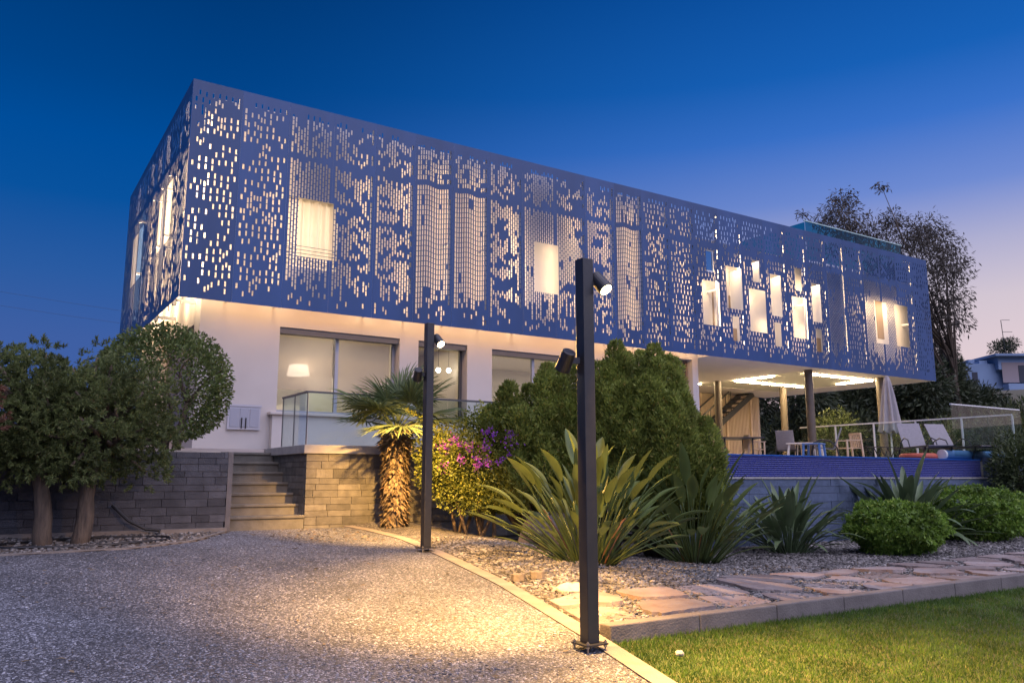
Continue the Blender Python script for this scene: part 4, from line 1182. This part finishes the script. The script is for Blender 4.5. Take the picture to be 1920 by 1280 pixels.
def flame_cluster(cx, cy, hw, zlo, zhi, n_, seed, fr=(.2, .3), depth=.5, peak=0.0):
    r = random.Random(seed); o = []
    for i in range(n_):
        s = -1 + 2 * (i + .5) / n_ + r.uniform(-.08, .08); f = r.uniform(-depth, depth) if i % 2 else -depth * r.uniform(.5, 1.0)
        p = Vector((cx, cy, 0)) + RV * hw * s + FV * f
        top = zlo + (zhi - zlo) * (1 - .33 * abs(s - peak) ** 1.8) + r.uniform(-.22, .06) - (.35 if f < -depth * .4 and r.random() < .5 else 0)
        o.append((p.x, p.y, max(zlo, top - r.uniform(1.3, 1.9)), top, r.uniform(*fr)))
    return o
fl = flame_cluster(6.32, -5.68, .68, .45, 3.50, 14, 31, (.20, .30), .45, -.25)
fl += [(6.32 + RV.x * s - FV.x * .45, -5.68 + RV.y * s - FV.y * .45, z0_, z1_, r_) for s, z0_, z1_, r_ in ((-.55, .7, 2.75, .32), (-.1, .55, 2.95, .36), (.35, .5, 2.6, .36), (.72, .45, 2.2, .30), (.1, .3, 2.1, .36), (.85, .75, 1.75, .2), (.72, .3, 1.5, .24))]
fl += front_lobes(6.32, -5.68, .78, .45, 3.3, 30, 71, .85)
thuja('tallest dense green arborvitae bush, right of the nearest lamp post', (6.32, -5.68), fl, 5)
fl = flame_cluster(4.92, -4.42, .92, .7, 3.34, 12, 41, (.20, .28), .4, .45)
fl += [(4.92 + RV.x * s - FV.x * .4, -4.42 + RV.y * s - FV.y * .4, z0_, z1_, r_) for s, z0_, z1_, r_ in ((-.35, .8, 2.2, .28), (.1, .7, 2.5, .30), (.5, .7, 2.6, .3))]
fl += front_lobes(4.92, -4.42, .95, .7, 3.1, 22, 72, .7)
thuja('lower arborvitae bush directly behind the bougainvillea', (4.92, -4.42), fl, 6)
fl = flame_cluster(5.75, -5.2, .50, .5, 3.48, 7, 51, (.22, .30), .35, .2)
fl += [(5.75 + RV.x * s - FV.x * .4, -5.2 + RV.y * s - FV.y * .4, z0_, z1_, r_) for s, z0_, z1_, r_ in ((-.25, .7, 2.5, .30), (.2, .6, 2.7, .32))]
fl += front_lobes(5.75, -5.2, .6, .6, 3.3, 14, 73, .7)
thuja('middle arborvitae bush hidden partly by the nearest lamp post', (5.75, -5.2), fl, 7)

# bird of paradise clumps
def blade_mesh(name, seed, m, Lp, Lb, Wb, thin=False):
    r = random.Random(seed); b = MB(); bend = r.uniform(.08, .35); pts = []; p = Vector((0, 0, 0)); th_ = 0.0
    for i in range(7):
        pts.append(p.copy()); p = p + Vector((math.sin(th_), 0, math.cos(th_))) * Lp / 6; th_ += bend / 6
    if not thin: b.tube(pts, [.014, .012, .011, .010, .009, .008, .007], 5)
    else: pts = pts[:1]; th_ = 0
    p = pts[-1]; rows = []; nb = 8; fold = r.uniform(.25, .6); extra = r.uniform(.05, .45) if r.random() < .86 else r.uniform(.8, 1.4)
    for i in range(nb + 1):
        t = i / nb; w_ = Wb * (math.sin(math.pi * min(1, t * .94 + .06) ** .85) ** .8 if not thin else (1 - t ** 2.2) * (.55 + .45 * min(1, t * 4))) + .002
        d = Vector((math.sin(th_), 0, math.cos(th_))); n_ = Vector((-math.cos(th_), 0, math.sin(th_)))
        rows.append((p + Vector((0, w_ / 2, 0)) + n_ * w_ * .5 * fold, p.copy(), p + Vector((0, -w_ / 2, 0)) + n_ * w_ * .5 * fold)); p = p + d * Lb / nb; th_ += extra / nb
    o = len(b.v)
    for r3 in rows: b.v += [tuple(q) for q in r3]
    for i in range(nb):
        k = o + 3 * i; b.f += [(k, k + 1, k + 4, k + 3), (k + 1, k + 2, k + 5, k + 4)]
    me = bpy.data.meshes.new(name); me.from_pydata(b.v, [], b.f); me.polygons.foreach_set('use_smooth', [True] * len(me.polygons)); me.materials.append(M[m]); return me
bladesA = [blade_mesh('leaf', s, 'bop', .70 + .11 * (s % 3), .40 + .05 * (s % 2), .096 + .014 * (s % 3)) for s in range(11)]
bladesB = [blade_mesh('leaf', 20 + s, 'bop_dark', .3, .9 + .12 * (s % 3), .066 + .012 * (s % 2), True) for s in range(5)]
bladesC = [blade_mesh('leaf', 60 + s, 'bop_dark', .34 + .06 * (s % 3), .66 + .06 * (s % 2), .085 + .012 * (s % 3)) for s in range(6)]
flm = [blade_mesh('flower', 40 + s, 'bop_dry', .75, .17, .045) for s in range(2)]
def clump(name, label, loc, n_, size, spread, meshes, seed, tmax=70, flowers=0, group='spiky clumps in the gravel bed'):
    t = thing(name, label, 'plant', loc, group); r = random.Random(seed)
    for k in range(n_):
        f = (k + .5) / n_; tilt = tmax * f ** .8 + r.uniform(-8, 8); az = k * 137.5 + r.uniform(-25, 25); rb = spread * math.sqrt(f) * r.uniform(.5, 1)
        o = put('leaf', meshes[k % len(meshes)], None, t, local=True); o.location = (rb * math.cos(R(az)), rb * math.sin(R(az)), -.03)
        o.rotation_euler = (0, R(tilt), R(az)); s_ = size * r.uniform(.7, 1.1) * (1.08 - .22 * f); o.scale = (s_, s_, s_)
    for k in range(flowers):
        o = put('flower', flm[k % 2], None, t, local=True); az = r.uniform(160, 330); o.location = (spread * .5 * math.cos(R(az)), spread * .5 * math.sin(R(az)), 0); o.rotation_euler = (0, R(r.uniform(20, 50)), R(az)); o.scale = (.9, .9, .9)
clump('bird_of_paradise', 'large lit bird of paradise clump behind the nearest lamp post', (3.75, -7.25, zbed(3.75, -7.25)), 116, 1.24, .40, bladesA, 1, 56, 4)
clump('bird_of_paradise', 'darker bird of paradise clump below the tallest arborvitae', (6.2, -6.62, zbed(6.2, -6.62)), 104, 1.3, .36, bladesA, 2, 56, 3)
clump('phormium', 'upright spiky clump standing alone before the pool wall', (8.75, -6.25, zbed(8.75, -6.25)), 125, 1.12, .34, bladesC, 3, 54)
clump('phormium', 'wide spiky clump leaning over the round shrub by the pool', (13.0, -5.75, zbed(13, -5.75)), 135, 1.52, .42, bladesC, 4, 68)
clump('phormium', 'low spiky clump at the right edge below the pool corner', (17.3, -5.8, zbed(17.3, -5.8)), 40, .85, .3, bladesB, 5, 70)

# clipped evergreen mounds
def mound(label, c, r_, n_, seed):
    t = thing('round_shrub', label, 'shrub', (c[0], c[1], zbed(c[0], c[1])), 'clipped round shrubs by the stone strip')
    b = MB(); rn = random.Random(seed)
    for k in range(5): b.tube([(c[0] + rn.uniform(-.06, .06), c[1], zbed(c[0], c[1]) - .05), (c[0] + rn.uniform(-.4, .4), c[1] + rn.uniform(-.3, .3), c[2])], [.025, .012], 6)
    b.build('stems', 'bark', t)
    q, d = in_ball(n_, .22); lump = 1 + .08 * np.sin(q[:, :1] * 9 + seed) * np.sin(q[:, 1:2] * 8 + seed) + .07 * np.sin(q[:, 2:] * 11 + q[:, :1] * 4)
    lump = lump * np.where(rng.random((n_, 1)) < .06, rng.uniform(1.02, 1.13, (n_, 1)), 1)
    gap = np.sin(q[:, 0] * 13 + seed * 2) * np.sin(q[:, 1] * 12) * np.sin(q[:, 2] * 14 + 1) < .42
    q, d, lump = q[gap], d[gap], lump[gap]
    P = np.array(c) + q * lump * np.array(r_); per = 7
    P1 = np.repeat(P, per, 0); D = np.repeat(d, per, 0); D2 = unit(D * .45 + np.array([0, 0, .25]) + rng.normal(0, .7, D.shape))
    V1 = cards(P1, D2, rng.uniform(.055, .10, len(P1)), rng.uniform(.026, .042, len(P1)), D + rng.normal(0, .45, D.shape), .06)
    put('foliage', np_mesh('foliage', *V1), 'box', t)
mound('bright green clipped mound on the gravel, lowest of the round shrubs', (10.1, -7.35, .47), (.80, .76, .43), 2300, 1)
mound('darker clipped mound half cut by the right edge', (14.3, -6.4, .56), (.98, .9, .56), 2700, 2)
mound('small clipped mound behind the darker one at the right edge', (16.4, -6.2, .45), (.8, .8, .5), 1800, 3)

def bush(name, label, c, r_, n_, m, L=(.06, .12), cat='shrub', group=None, trunk=True, base=None, shell=.7):
    bz_ = base if base is not None else zbed(c[0], c[1]); t = thing(name, label, cat, (c[0], c[1], bz_), group)
    b = MB(); rn = random.Random(int(abs(c[0] * 7 + c[1] * 13)))
    for k in range(4): b.tube([(c[0] + rn.uniform(-.08, .08), c[1], bz_ - .05), (c[0] + rn.uniform(-.4, .4) * r_[0], c[1] + rn.uniform(-.3, .3) * r_[1], c[2])], [.03, .012], 6)
    b.build('stems', 'bark', t)
    q, d = in_ball(n_, shell); q *= 1 + .22 * np.sin(q[:, :1] * 7 + c[0]) * np.cos(q[:, 2:] * 8) + .1 * np.sin(q[:, 1:2] * 13)
    P = np.array(c) + q * np.array(r_)
    V, F = cards(P, unit(d + np.array([0, 0, .3]) + rng.normal(0, .6, d.shape)), rng.uniform(*L, n_), rng.uniform(L[0] * .3, L[1] * .3, n_), None, .05)
    put('foliage', np_mesh('foliage', V, F), m, t)
bush('feathery_shrub', 'loose feathery green shrub in front of the glass panels', (17.9, -5.75, 1.45), (1.0, .6, .85), 6500, 'bggreen', (.08, .16))
bush('potted_shrub', 'green shrub standing behind the patio chairs', (22.0, 2.2, 2.7), (.8, .7, .85), 2600, 'bggreen', (.1, .2), base=TZ)
for k, (x, y, z, rx, rz) in enumerate(((24.0, .9, 2.4, 1.1, .8), (22.4, -1.6, 2.3, .95, .75), (22.7, -2.9, 2.4, 1.0, .85), (21.8, -4.3, 2.4, 1.0, .95))):
    bush('hedge_shrub', ['bushy shrub behind the far railing, nearest the parasol', 'bushy shrub behind the railing between the loungers', 'bushy shrub behind the railing, right of the loungers', 'bushy shrub behind the tall glass at the right edge'][k], (x, y, z), (rx, .8, rz), 2600, 'bggreen', (.1, .2), base=gz(x, y), group='shrubs behind the railing')

# ------------------------------------------------------------------ background
def tree(name, label, base, H, blobs, m, L, n_, droop=0.0, group='trees behind the house', tr=.22):
    x, y = base; z = gz(x, y); t = thing(name, label, 'tree', (x, y, z), group)
    b = MB(); rn = random.Random(int(x * 3 + y))
    b.tube([(x, y, z - .3), (x + .1, y, z + H * .25), (x - .1, y + .1, z + H * .55), (x, y, z + H * .8)], [tr, tr * .8, tr * .5, tr * .2], 9)
    parts = []
    for (c, r_) in blobs:
        s_ = Vector((x, y, z + H * rn.uniform(.25, .5))); e = Vector(c); b.tube([s_, (s_ + e) / 2 + Vector((0, 0, .3)), e], [tr * .35, tr * .22, tr * .08], 6)
        k = int(n_ * r_[0] * r_[2]); q, d = in_ball(k, .85); q *= 1 + .2 * np.sin(q[:, :1] * 8 + c[0]) * np.cos(q[:, 2:] * 7)
        D = unit(d * (1 - droop) + rng.normal(0, .5, d.shape) + np.array([0, 0, -droop * 1.4]))
        parts.append(cards(np.array(c) + q * np.array(r_), D, rng.uniform(*L, k), rng.uniform(L[0] * .22, L[1] * .26, k), None, .04))
    b.build('trunk', 'bark', t, smooth=True)
    V, F = join(parts); put('crown', np_mesh('crown', V, F), m, t)
EC = Vector((39.21, 9.76, 12.85)); eb = []
rn = random.Random(2)
for (px, py, r_) in ((1608, 352, 30), (1615, 395, 42), (1550, 408, 28), (1530, 425, 22), (1592, 440, 48), (1650, 425, 45), (1690, 400, 26), (1700, 455, 52), (1752, 430, 46), (1785, 455, 40), (1665, 500, 55), (1735, 505, 52), (1790, 505, 40), (1770, 560, 46), (1800, 600, 36), (1765, 625, 40), (1790, 650, 26), (1700, 560, 50), (1745, 590, 40), (1500, 405, 12), (1640, 360, 14)):
    p = EC + RV * ((px - 1690) / 34.0 * (.92 if px > 1690 else 1.0)) + Vector((0, 0, (500 - py) / 34.0)) + FV * rn.uniform(-1.6, 1.6); q = r_ / 34.0 * .92
    eb.append(((p.x, p.y, p.z), (q * 1.08, q * 1.08, q * .9)))
tree('eucalyptus_tree', 'tall feathery tree rising behind the far end of the house', (41.2, 8.4), 14, eb, 'euc', (.16, .34), 640, .45, tr=.2)
bgs = [('dark tree seen through the patio, left of the column', 31.2, 10.1, 7.2, 2.6), ('dark tree seen through the patio, behind the chairs', 36.0, 12.2, 8.0, 3.2), ('dark tree seen between the parasol and the house end', 37.2, 8.3, 6.6, 2.6),
       ('dark tree below the blue house, left of the glass panels', 44.6, 10.2, 6.6, 2.6), ('dark tree below the blue house, above the glass panels', 43.6, 8.0, 5.6, 2.4), ('dark tree at the right edge below the blue house', 45.0, 5.6, 5.2, 2.5),
       ('olive tree under the end of the blue screen', 40.6, 9.6, 7.4, 2.2), ('dark tree in the gap beside the cladding', 33.5, 12.9, 7.6, 2.8), ('leafy tree far up the slope beside the blue house', 56.6, 17.6, 4.6, 2.2)]
for k, (lb, x, y, top, w_) in enumerate(bgs):
    g0 = gz(x, y); rn = random.Random(60 + k); bl = []
    for q in range(8):
        hh = rn.uniform(.25, 1.0); zt_ = top if k < 8 else g0 + top; bl.append(((x + rn.uniform(-.6, .6) * w_, y + rn.uniform(-.6, .6) * w_, g0 + (zt_ - g0) * hh * .85), (w_ * rn.uniform(.4, .6), w_ * rn.uniform(.4, .6), max(.6, (zt_ - g0) * .22))))
    tree('background_tree', lb, (x, y), max(2.0, (top if k < 8 else g0 + top) - g0), bl, 'bgtree', (.22, .42), 950)

# the house on the slope
RZ = R(-32.7)
fh = thing('slope_house', 'blue grey flat roofed house on the slope at the right edge', 'house', (78.2, 27.6, 9.3), rz=RZ)
def fbox(name, m, x0, x1, y0, y1, z0, z1, parent=fh):
    b = MB(); b.box(x0, x1, y0, y1, z0, z1); return b.build(name, m, parent, local=True)
wf = fbox('wall', 'far_wall', 0, 12, 0, 7, -1.5, 3.15)
fbox('upper_wall', 'far_wall', 3.0, 12, -.6, 6.8, 2.5, 3.75)
fbox('roof_slab', 'far_wall', 2.4, 12.4, -1.3, 7.2, 3.76, 3.98)
fbox('loggia', 'far_tan', 3.3, 10, -.63, -.605, 1.2, 3.2)
fbox('balcony', 'far_wall', 3.2, 11, -1.6, -.64, .35, 1.0)
for (x0, x1, z0, z1) in ((.65, 1.2, 1.1, 2.3), (4.9, 5.5, 1.2, 2.9), (6.6, 7.3, 1.2, 2.9)):
    f = fbox('window', 'far_dark', x0, x1, -.66 if x0 > 3 else -.03, -.632 if x0 > 3 else -.002, z0, z1)
fbox('chimney', 'far_wall', 1.0, 1.6, 1, 1.6, 3.152, 3.7)
fbox('roof_step', 'far_wall', 1.6, 2.39, .2, 6.8, 3.153, 3.5)
at = thing('tv_antenna', 'thin tv antenna mast above the blue house roof', 'antenna', (81.5, 25.2, 13.0))
b = MB(); b.tube([(81.5, 25.2, 12.6), (81.35, 25.3, 16.8)], .035, 6); b.build('mast', 'black', at)
for dz, l in ((3.8, .75), (2.6, .9), (1.9, .5), (1.2, .6)):
    b = MB(); p = Vector((81.46, 25.23, 13.0 + dz)); b.tube([p - RV * .05, p + RV * l], .025, 5); b.build('antenna_arm', 'black', at)
tree('ball_tree', 'round dark tree on top of the slope beside the antenna', (82.3, 25.9), 4.6, [((82.3, 25.9, 14.1), (1.2, 1.2, .8)), ((83.0, 25.5, 14.5), (.9, .9, .6)), ((84.0, 24.9, 13.0), (.7, .7, .5)), ((85.3, 24.1, 13.4), (1.0, 1.0, .8))], 'bgtree', (.2, .4), 1100, tr=.15)

# overhead wires at far left and right
for k, (a, c, lb) in enumerate((((-40, 62, 20.5), (30, 48, 12.2), 'upper thin overhead cable in the sky left of the house'), ((-40, 62, 19.2), (30, 48, 11.4), 'lower thin overhead cable in the sky left of the house'))):
    pts = [Vector(a).lerp(Vector(c), t) - Vector((0, 0, 1.2 * math.sin(math.pi * t))) for t in np.linspace(0, 1, 16)]
    b = MB(); b.tube(pts, .008, 5); b.build('overhead_cable', 'black', label=lb, cat='cable', group='overhead cables')

# ------------------------------------------------------------------ patio things
def local_thing(name, label, cat, loc, rz, group=None):
    return thing(name, label, cat, loc, group, R(rz))
def part(t, name, m, fn, bevel=0):
    b = MB(); fn(b); return b.build(name, m, t, bevel=bevel, local=True)
def sling_chair(label, x, y, rz):
    t = local_thing('sling_chair', label, 'chair', (x, y, TZ), rz, 'grey sling chairs on the patio')
    part(t, 'seat', 'sling', lambda b: b.add([(-.25, -.25, .44), (.25, -.25, .44), (.25, .25, .38), (-.25, .25, .38), (-.25, -.25, .42), (.25, -.25, .42), (.25, .25, .36), (-.25, .25, .36)], [(0, 1, 2, 3), (7, 6, 5, 4), (0, 4, 5, 1), (1, 5, 6, 2), (2, 6, 7, 3), (3, 7, 4, 0)]))
    part(t, 'backrest', 'sling', lambda b: b.add([(-.25, .24, .40), (.25, .24, .40), (.25, .46, .96), (-.25, .46, .96), (-.25, .265, .39), (.25, .265, .39), (.25, .485, .95), (-.25, .485, .95)], [(0, 1, 2, 3), (7, 6, 5, 4), (0, 4, 5, 1), (1, 5, 6, 2), (2, 6, 7, 3), (3, 7, 4, 0)]))
    for s in (-1, 1):
        part(t, 'arm', 'black', lambda b: b.tube([(s * .29, -.30, 0), (s * .29, -.33, .3), (s * .29, -.26, .55), (s * .29, -.08, .63), (s * .29, .16, .60), (s * .29, .33, .42), (s * .29, .40, 0)], .018, 8))
    part(t, 'cross_bar', 'black', lambda b: (b.tube([(-.29, -.25, .41), (.29, -.25, .41)], .014, 6), b.tube([(-.29, .3, .38), (.29, .3, .38)], .014, 6)))
sling_chair('grey sling chair in profile beside the table tennis table', 17.35, .55, 118)
sling_chair('grey sling chair seen from behind, by the front column', 16.95, -1.0, 215)
def slat_chair(label, x, y, rz):
    t = local_thing('slatted_chair', label, 'chair', (x, y, TZ), rz, 'pale slatted garden chairs')
    part(t, 'seat', 'wood', lambda b: [b.box(-.24, .24, -.24 + k * .085, -.165 + k * .085, .42, .445) for k in range(6)])
    for s in (-1, 1):
        part(t, 'leg', 'wood', lambda b: b.bar((s * .24, -.22, 0), (s * .24, -.22, .64), .045)); part(t, 'leg', 'wood', lambda b: b.bar((s * .24, .30, 0), (s * .24, .22, .86), .045))
        part(t, 'arm', 'wood', lambda b: b.box(s * .24 - .03, s * .24 + .03, -.27, .26, .641, .665))
    for k in range(5): part(t, 'back_slat', 'wood', lambda b: b.bar((-.16 + k * .08, .25, .46), (-.16 + k * .08, .21, .82), .04, .02, (0, 1, 0)))
    part(t, 'top_rail', 'wood', lambda b: b.bar((-.24, .21, .84), (.24, .21, .84), .03, .06))
slat_chair('pale slatted chair between the table tennis table and the sling chair', 16.75, 1.3, 60)
slat_chair('pale slatted chair behind the front column', 18.6, .9, 200)
slat_chair('pale slatted chair right of the grey sling chair', 18.2, -.9, 250)
def small_table(name, label, x, y, w_, h_, m):
    t = local_thing(name, label, 'table', (x, y, TZ), 20, 'small garden tables')
    part(t, 'top', m, lambda b: b.box(-w_, w_, -w_, w_, h_ - .03, h_), .008)
    for sx in (-1, 1):
        for sy in (-1, 1): part(t, 'leg', m, lambda b: b.bar((sx * w_ * .95, sy * w_ * .95, 0), (sx * w_ * .82, sy * w_ * .82, h_ - .031), .05))
small_table('side_table', 'small blue plastic table in front of the column', 16.3, -1.15, .25, .52, 'blue_plastic')
small_table('garden_table', 'white plastic garden table beside the grey sling chair', 17.3, -.1, .42, .58, 'plastic_white')
t = local_thing('table_tennis_table', 'dark table tennis table with net beside the arborvitae', 'table', (15.6, 1.9, TZ), -35)
for s in (-1, 1):
    part(t, 'table_half', 'table_blue', lambda b: b.box(.01 if s > 0 else -1.37, 1.37 if s > 0 else -.01, -.76, .76, .735, .76)); part(t, 'leg_frame', 'black', lambda b: (b.bar((s * 1.05, -.6, 0), (s * 1.05, -.6, .734), .04), b.bar((s * 1.05, .6, 0), (s * 1.05, .6, .734), .04), b.bar((s * 1.05, -.6, .2), (s * 1.05, .6, .2), .03), b.bar((s * .25, -.62, .05), (s * .25, .62, .05), .04), b.bar((s * .25, -.55, .05), (s * .25, -.55, .734), .05)))
    part(t, 'net_post', 'black', lambda b: b.box(-.02, .02, s * .88 - .02, s * .88 + .02, .70, .93))
def net(b):
    for k in range(45): b.box(-.002, .002, -.86 + k * .0391, -.857 + k * .0391, .77, .905)
    for k in range(4): b.box(-.0015, .0015, -.86, .86, .78 + k * .032, .7825 + k * .032)
part(t, 'net', 'black', net); part(t, 'net_tape', 'plastic_white', lambda b: b.box(-.004, .004, -.86, .86, .906, .925))
ss = thing('steel_stairs', 'dark open steel stairs against the timber cladding', 'stairs', (18.4, 6.6, TZ))
for y in (6.25, 6.95):
    b = MB(); b.bar((18.3, y, TZ + .05), (22.55, y, 4.55), .05, .2); b.build('stringer', 'black', ss)
    b = MB(); b.bar((18.3, y, TZ + .95), (21.2, y, 4.55), .04, .05); b.build('handrail', 'black', ss)
for k in range(15):
    f = (k + .5) / 15; x = 18.3 + 4.25 * f; z = TZ + .1 + 2.8 * f; b = MB(); b.box(x - .13, x + .13, 6.28, 6.92, z, z + .04); b.build('tread', 'black', ss)
    if k < 11: b = MB(); b.bar((x, 6.25, z), (x, 6.25, z + .88), .02); b.build('baluster', 'black', ss)

pr = thing('parasol', 'closed grey parasol on a pole at the pool deck', 'parasol', (19.9, -1.15, TZ))
b = MB(); b.tube([(19.9, -1.15, TZ), (19.9, -1.15, 4.28)], .025, 10); b.build('pole', 'white_metal', pr)
V, F = [], []; nf = 48; prof = [(.05, 4.30), (.10, 4.15), (.16, 3.7), (.22, 3.2), (.28, 2.75), (.30, 2.62)]
for (r_, z) in prof:
    for k in range(nf):
        a = 2 * math.pi * k / nf; f = 1 + .22 * math.cos(8 * a) * min(1, (4.3 - z) / .5); V.append((19.9 + r_ * f * math.cos(a), -1.15 + r_ * f * math.sin(a), z + (.05 * math.cos(8 * a) if z < 2.7 else 0)))
for i in range(len(prof) - 1):
    for k in range(nf): F.append((i * nf + k, i * nf + (k + 1) % nf, (i + 1) * nf + (k + 1) % nf, (i + 1) * nf + k))
me = bpy.data.meshes.new('canopy'); me.from_pydata(V, [], F); put('canopy', me, 'canvas', pr)
b = MB(); b.box(19.62, 20.18, -1.43, -.87, TZ - .008, TZ + .09); b.build('base', 'cap', pr, bevel=.02)

def lounger(label, x, y, rz):
    t = local_thing('sun_lounger', label, 'lounger', (x, y, TZ), rz, 'sun loungers on the pool deck')
    part(t, 'bed', 'sling', lambda b: b.box(-.29, .29, -1.25, .3, .335, .355))
    part(t, 'backrest', 'sling', lambda b: b.bar((0, .3, .35), (0, .68, .98), .56, .02, (0, 1, 0)))
    for s in (-1, 1):
        part(t, 'rail', 'black', lambda b: b.bar((s * .31, -1.3, .33), (s * .31, .75, .33), .035)); part(t, 'arm', 'black', lambda b: b.tube([(s * .33, -.25, .34), (s * .33, -.15, .52), (s * .33, .08, .58), (s * .33, .30, .50), (s * .33, .38, .34)], .016, 6))
        for yy in (-1.1, .55): part(t, 'leg', 'black', lambda b: b.bar((s * .3, yy, .33), (s * .3, yy + .12, 0), .035))
lounger('grey sun lounger nearer the parasol with backrest raised', 17.0, -3.75, -38)
lounger('grey sun lounger nearer the glass panels with backrest raised', 18.0, -4.05, -22)
rg = thing('swim_ring', 'orange swim ring lying under the sun loungers', 'ring', (15.9, -4.35, TZ))
V, F = [], []
for i in range(28):
    for k in range(10):
        a, c = 6.2832 * i / 28, 6.2832 * k / 10; V.append((15.9 + (.34 + .08 * math.cos(c)) * math.cos(a), -4.35 + (.34 + .08 * math.cos(c)) * math.sin(a), TZ + .08 + .08 * math.sin(c)))
        F.append((i * 10 + k, ((i + 1) % 28) * 10 + k, ((i + 1) % 28) * 10 + (k + 1) % 10, i * 10 + (k + 1) % 10))
me = bpy.data.meshes.new('tube_ring'); me.from_pydata(V, [], F); put('tube_ring', me, 'orange', rg)
rl = thing('pool_cover_roller', 'rolled blue pool cover lying at the pool corner', 'pool cover', (16.3, -4.75, TZ + .1))
b = MB(); b.tube([(16.32, -4.72, 1.83), (18.9, -4.72, 1.83)], .11, 20); b.build('roll', mat('cover_blue', (.07, .17, .34), .6), rl)
b = MB(); b.tube([(16.25, -4.72, 1.83), (16.318, -4.72, 1.83)], .12, 20); b.box(16.26, 16.31, -4.80, -4.64, TZ - .01, 1.72); b.build('end_disc', 'plastic_white', rl)
dr = thing('folding_rack', 'low folding rack with crossed legs beside the parasol', 'rack', (18.4, -1.9, TZ))
for k in range(5):
    b = MB(); x = 17.6 + k * .32; b.bar((x, -1.9, TZ), (x + .3, -1.9, TZ + .42), .02); b.bar((x + .3, -1.87, TZ), (x, -1.87, TZ + .42), .02); b.build('crossed_legs', 'black', dr)
b = MB(); b.box(17.55, 19.25, -1.93, -1.84, TZ + .421, TZ + .44); b.build('top_bar', 'black', dr)

# ------------------------------------------------------------------ small garden things
for k, (lb, x, y, rz) in enumerate((('tan concrete paver on the gravel, left one of the pair', 2.18, -8.02, 25), ('tan concrete paver on the gravel, right one of the pair', 2.36, -8.12, 10))):
    t = thing('paver', lb, 'paver', (x, y, zbed(x, y) + .01), 'pair of loose pavers', R(rz))
    poly = [(.09 * math.cos(a) * 1.05, .075 * math.sin(a)) for a in np.linspace(0, 6.2832, 9)[:-1]]
    b = MB(); b.prism(poly, 0, .075, .05); b.build('block', M.setdefault('paver', mat('paver_concrete', (.20, .165, .125), .9, c2=(.14, .115, .09), scale=20, bump=.5)), t, bevel=.006, local=True)
def rock(name, label, c, r_, m, seed):
    r = np.random.default_rng(seed); V, F = [], []; nu, nv = 14, 9
    for i in range(nv + 1):
        for k in range(nu):
            ph, a = math.pi * i / nv, 2 * math.pi * k / nu; d = np.array([math.sin(ph) * math.cos(a), math.sin(ph) * math.sin(a), math.cos(ph)])
            f = 1 + .16 * math.sin(3 * a + seed) * math.sin(2 * ph) + .1 * math.sin(5 * a + 2 * ph + seed); V.append(tuple(np.array(c) + d * np.array(r_) * f))
    for i in range(nv):
        for k in range(nu): F.append((i * nu + k, (i + 1) * nu + k, (i + 1) * nu + (k + 1) % nu, i * nu + (k + 1) % nu))
    me = bpy.data.meshes.new(name); me.from_pydata(V, [], F); put(name, me, m, label=label, cat='rock')
rock('white_stone', 'small pale stone lying on the lawn', (1.83, -10.80, -.03), (.035, .028, .022), 'stone', 1)
rock('boulder', 'brown boulder at the foot of the bougainvillea', (4.75, -5.0, zbed(4.7, -5.0) + .15), (.55, .35, .35), 'boulder', 2)
rock('boulder', 'upright brown boulder left of the bird of paradise', (3.95, -6.1, zbed(3.95, -6.1) + .06), (.17, .15, .2), 'boulder', 3)
rock('boulder', 'low tan boulder beside the driveway edging and pavers', (2.35, -8.75, zbed(2.35, -8.75) + .0), (.20, .14, .07), 'stone', 4)
# irrigation: bent standpipe and drip hose
hz = zg(-.8, -3.4)
b = MB(); b.tube([(-1.22, -3.16, hz + .42), (-1.16, -3.2, hz + .36), (-1.02, -3.25, hz + .22), (-.80, -3.3, hz + .10), (-.62, -3.33, hz + .08), (-.66, -3.4, hz + .0)], .022, 8)
b.build('standpipe', 'hose', label='bent black water pipe coming out of the dark wall', cat='pipe')
pts = []
for i in range(50):
    a = 6.2832 * i / 49; pts.append((-1.55 + .98 * math.cos(a) , -3.86 + .34 * math.sin(a) + .1 * math.cos(a), zg(-1.5, -3.86 + .34 * math.sin(a) + .1 * math.cos(a)) + .03 + .006 * math.sin(a * 5)))
b = MB(); b.tube(pts, .016, 7); b.build('drip_hose', 'hose', label='black drip hose looped round the juniper trunks', cat='hose')
# fallen leaves and twigs on the driveway
n = 420; u = np.concatenate([rng.uniform(-2.6, 2.0, 200), rng.normal(1.5, .5, 220)]); v = np.concatenate([rng.uniform(-11.5, -3.3, 200), rng.normal(-4.0, .5, 220)]); k = np.array([a < edge_u(c) - .25 and c < left_v(a) - .1 for a, c in zip(u, v)]); u, v = u[k], v[k]
P = np.stack([u, v, np.array([zg(a, c) + .012 for a, c in zip(u, v)])], 1); a = rng.uniform(0, 6.28, len(u))
V1 = cards(P, np.stack([np.cos(a), np.sin(a), rng.uniform(.0, .25, len(u))], 1), rng.uniform(.03, .09, len(u)), rng.uniform(.012, .03, len(u)), np.stack([rng.normal(0, .2, len(u)), rng.normal(0, .2, len(u)), np.ones(len(u))], 1), .08)
put('fallen_leaves', np_mesh('fallen_leaves', *V1), 'dead', kind='stuff', label='few dry brown leaves scattered on the driveway')
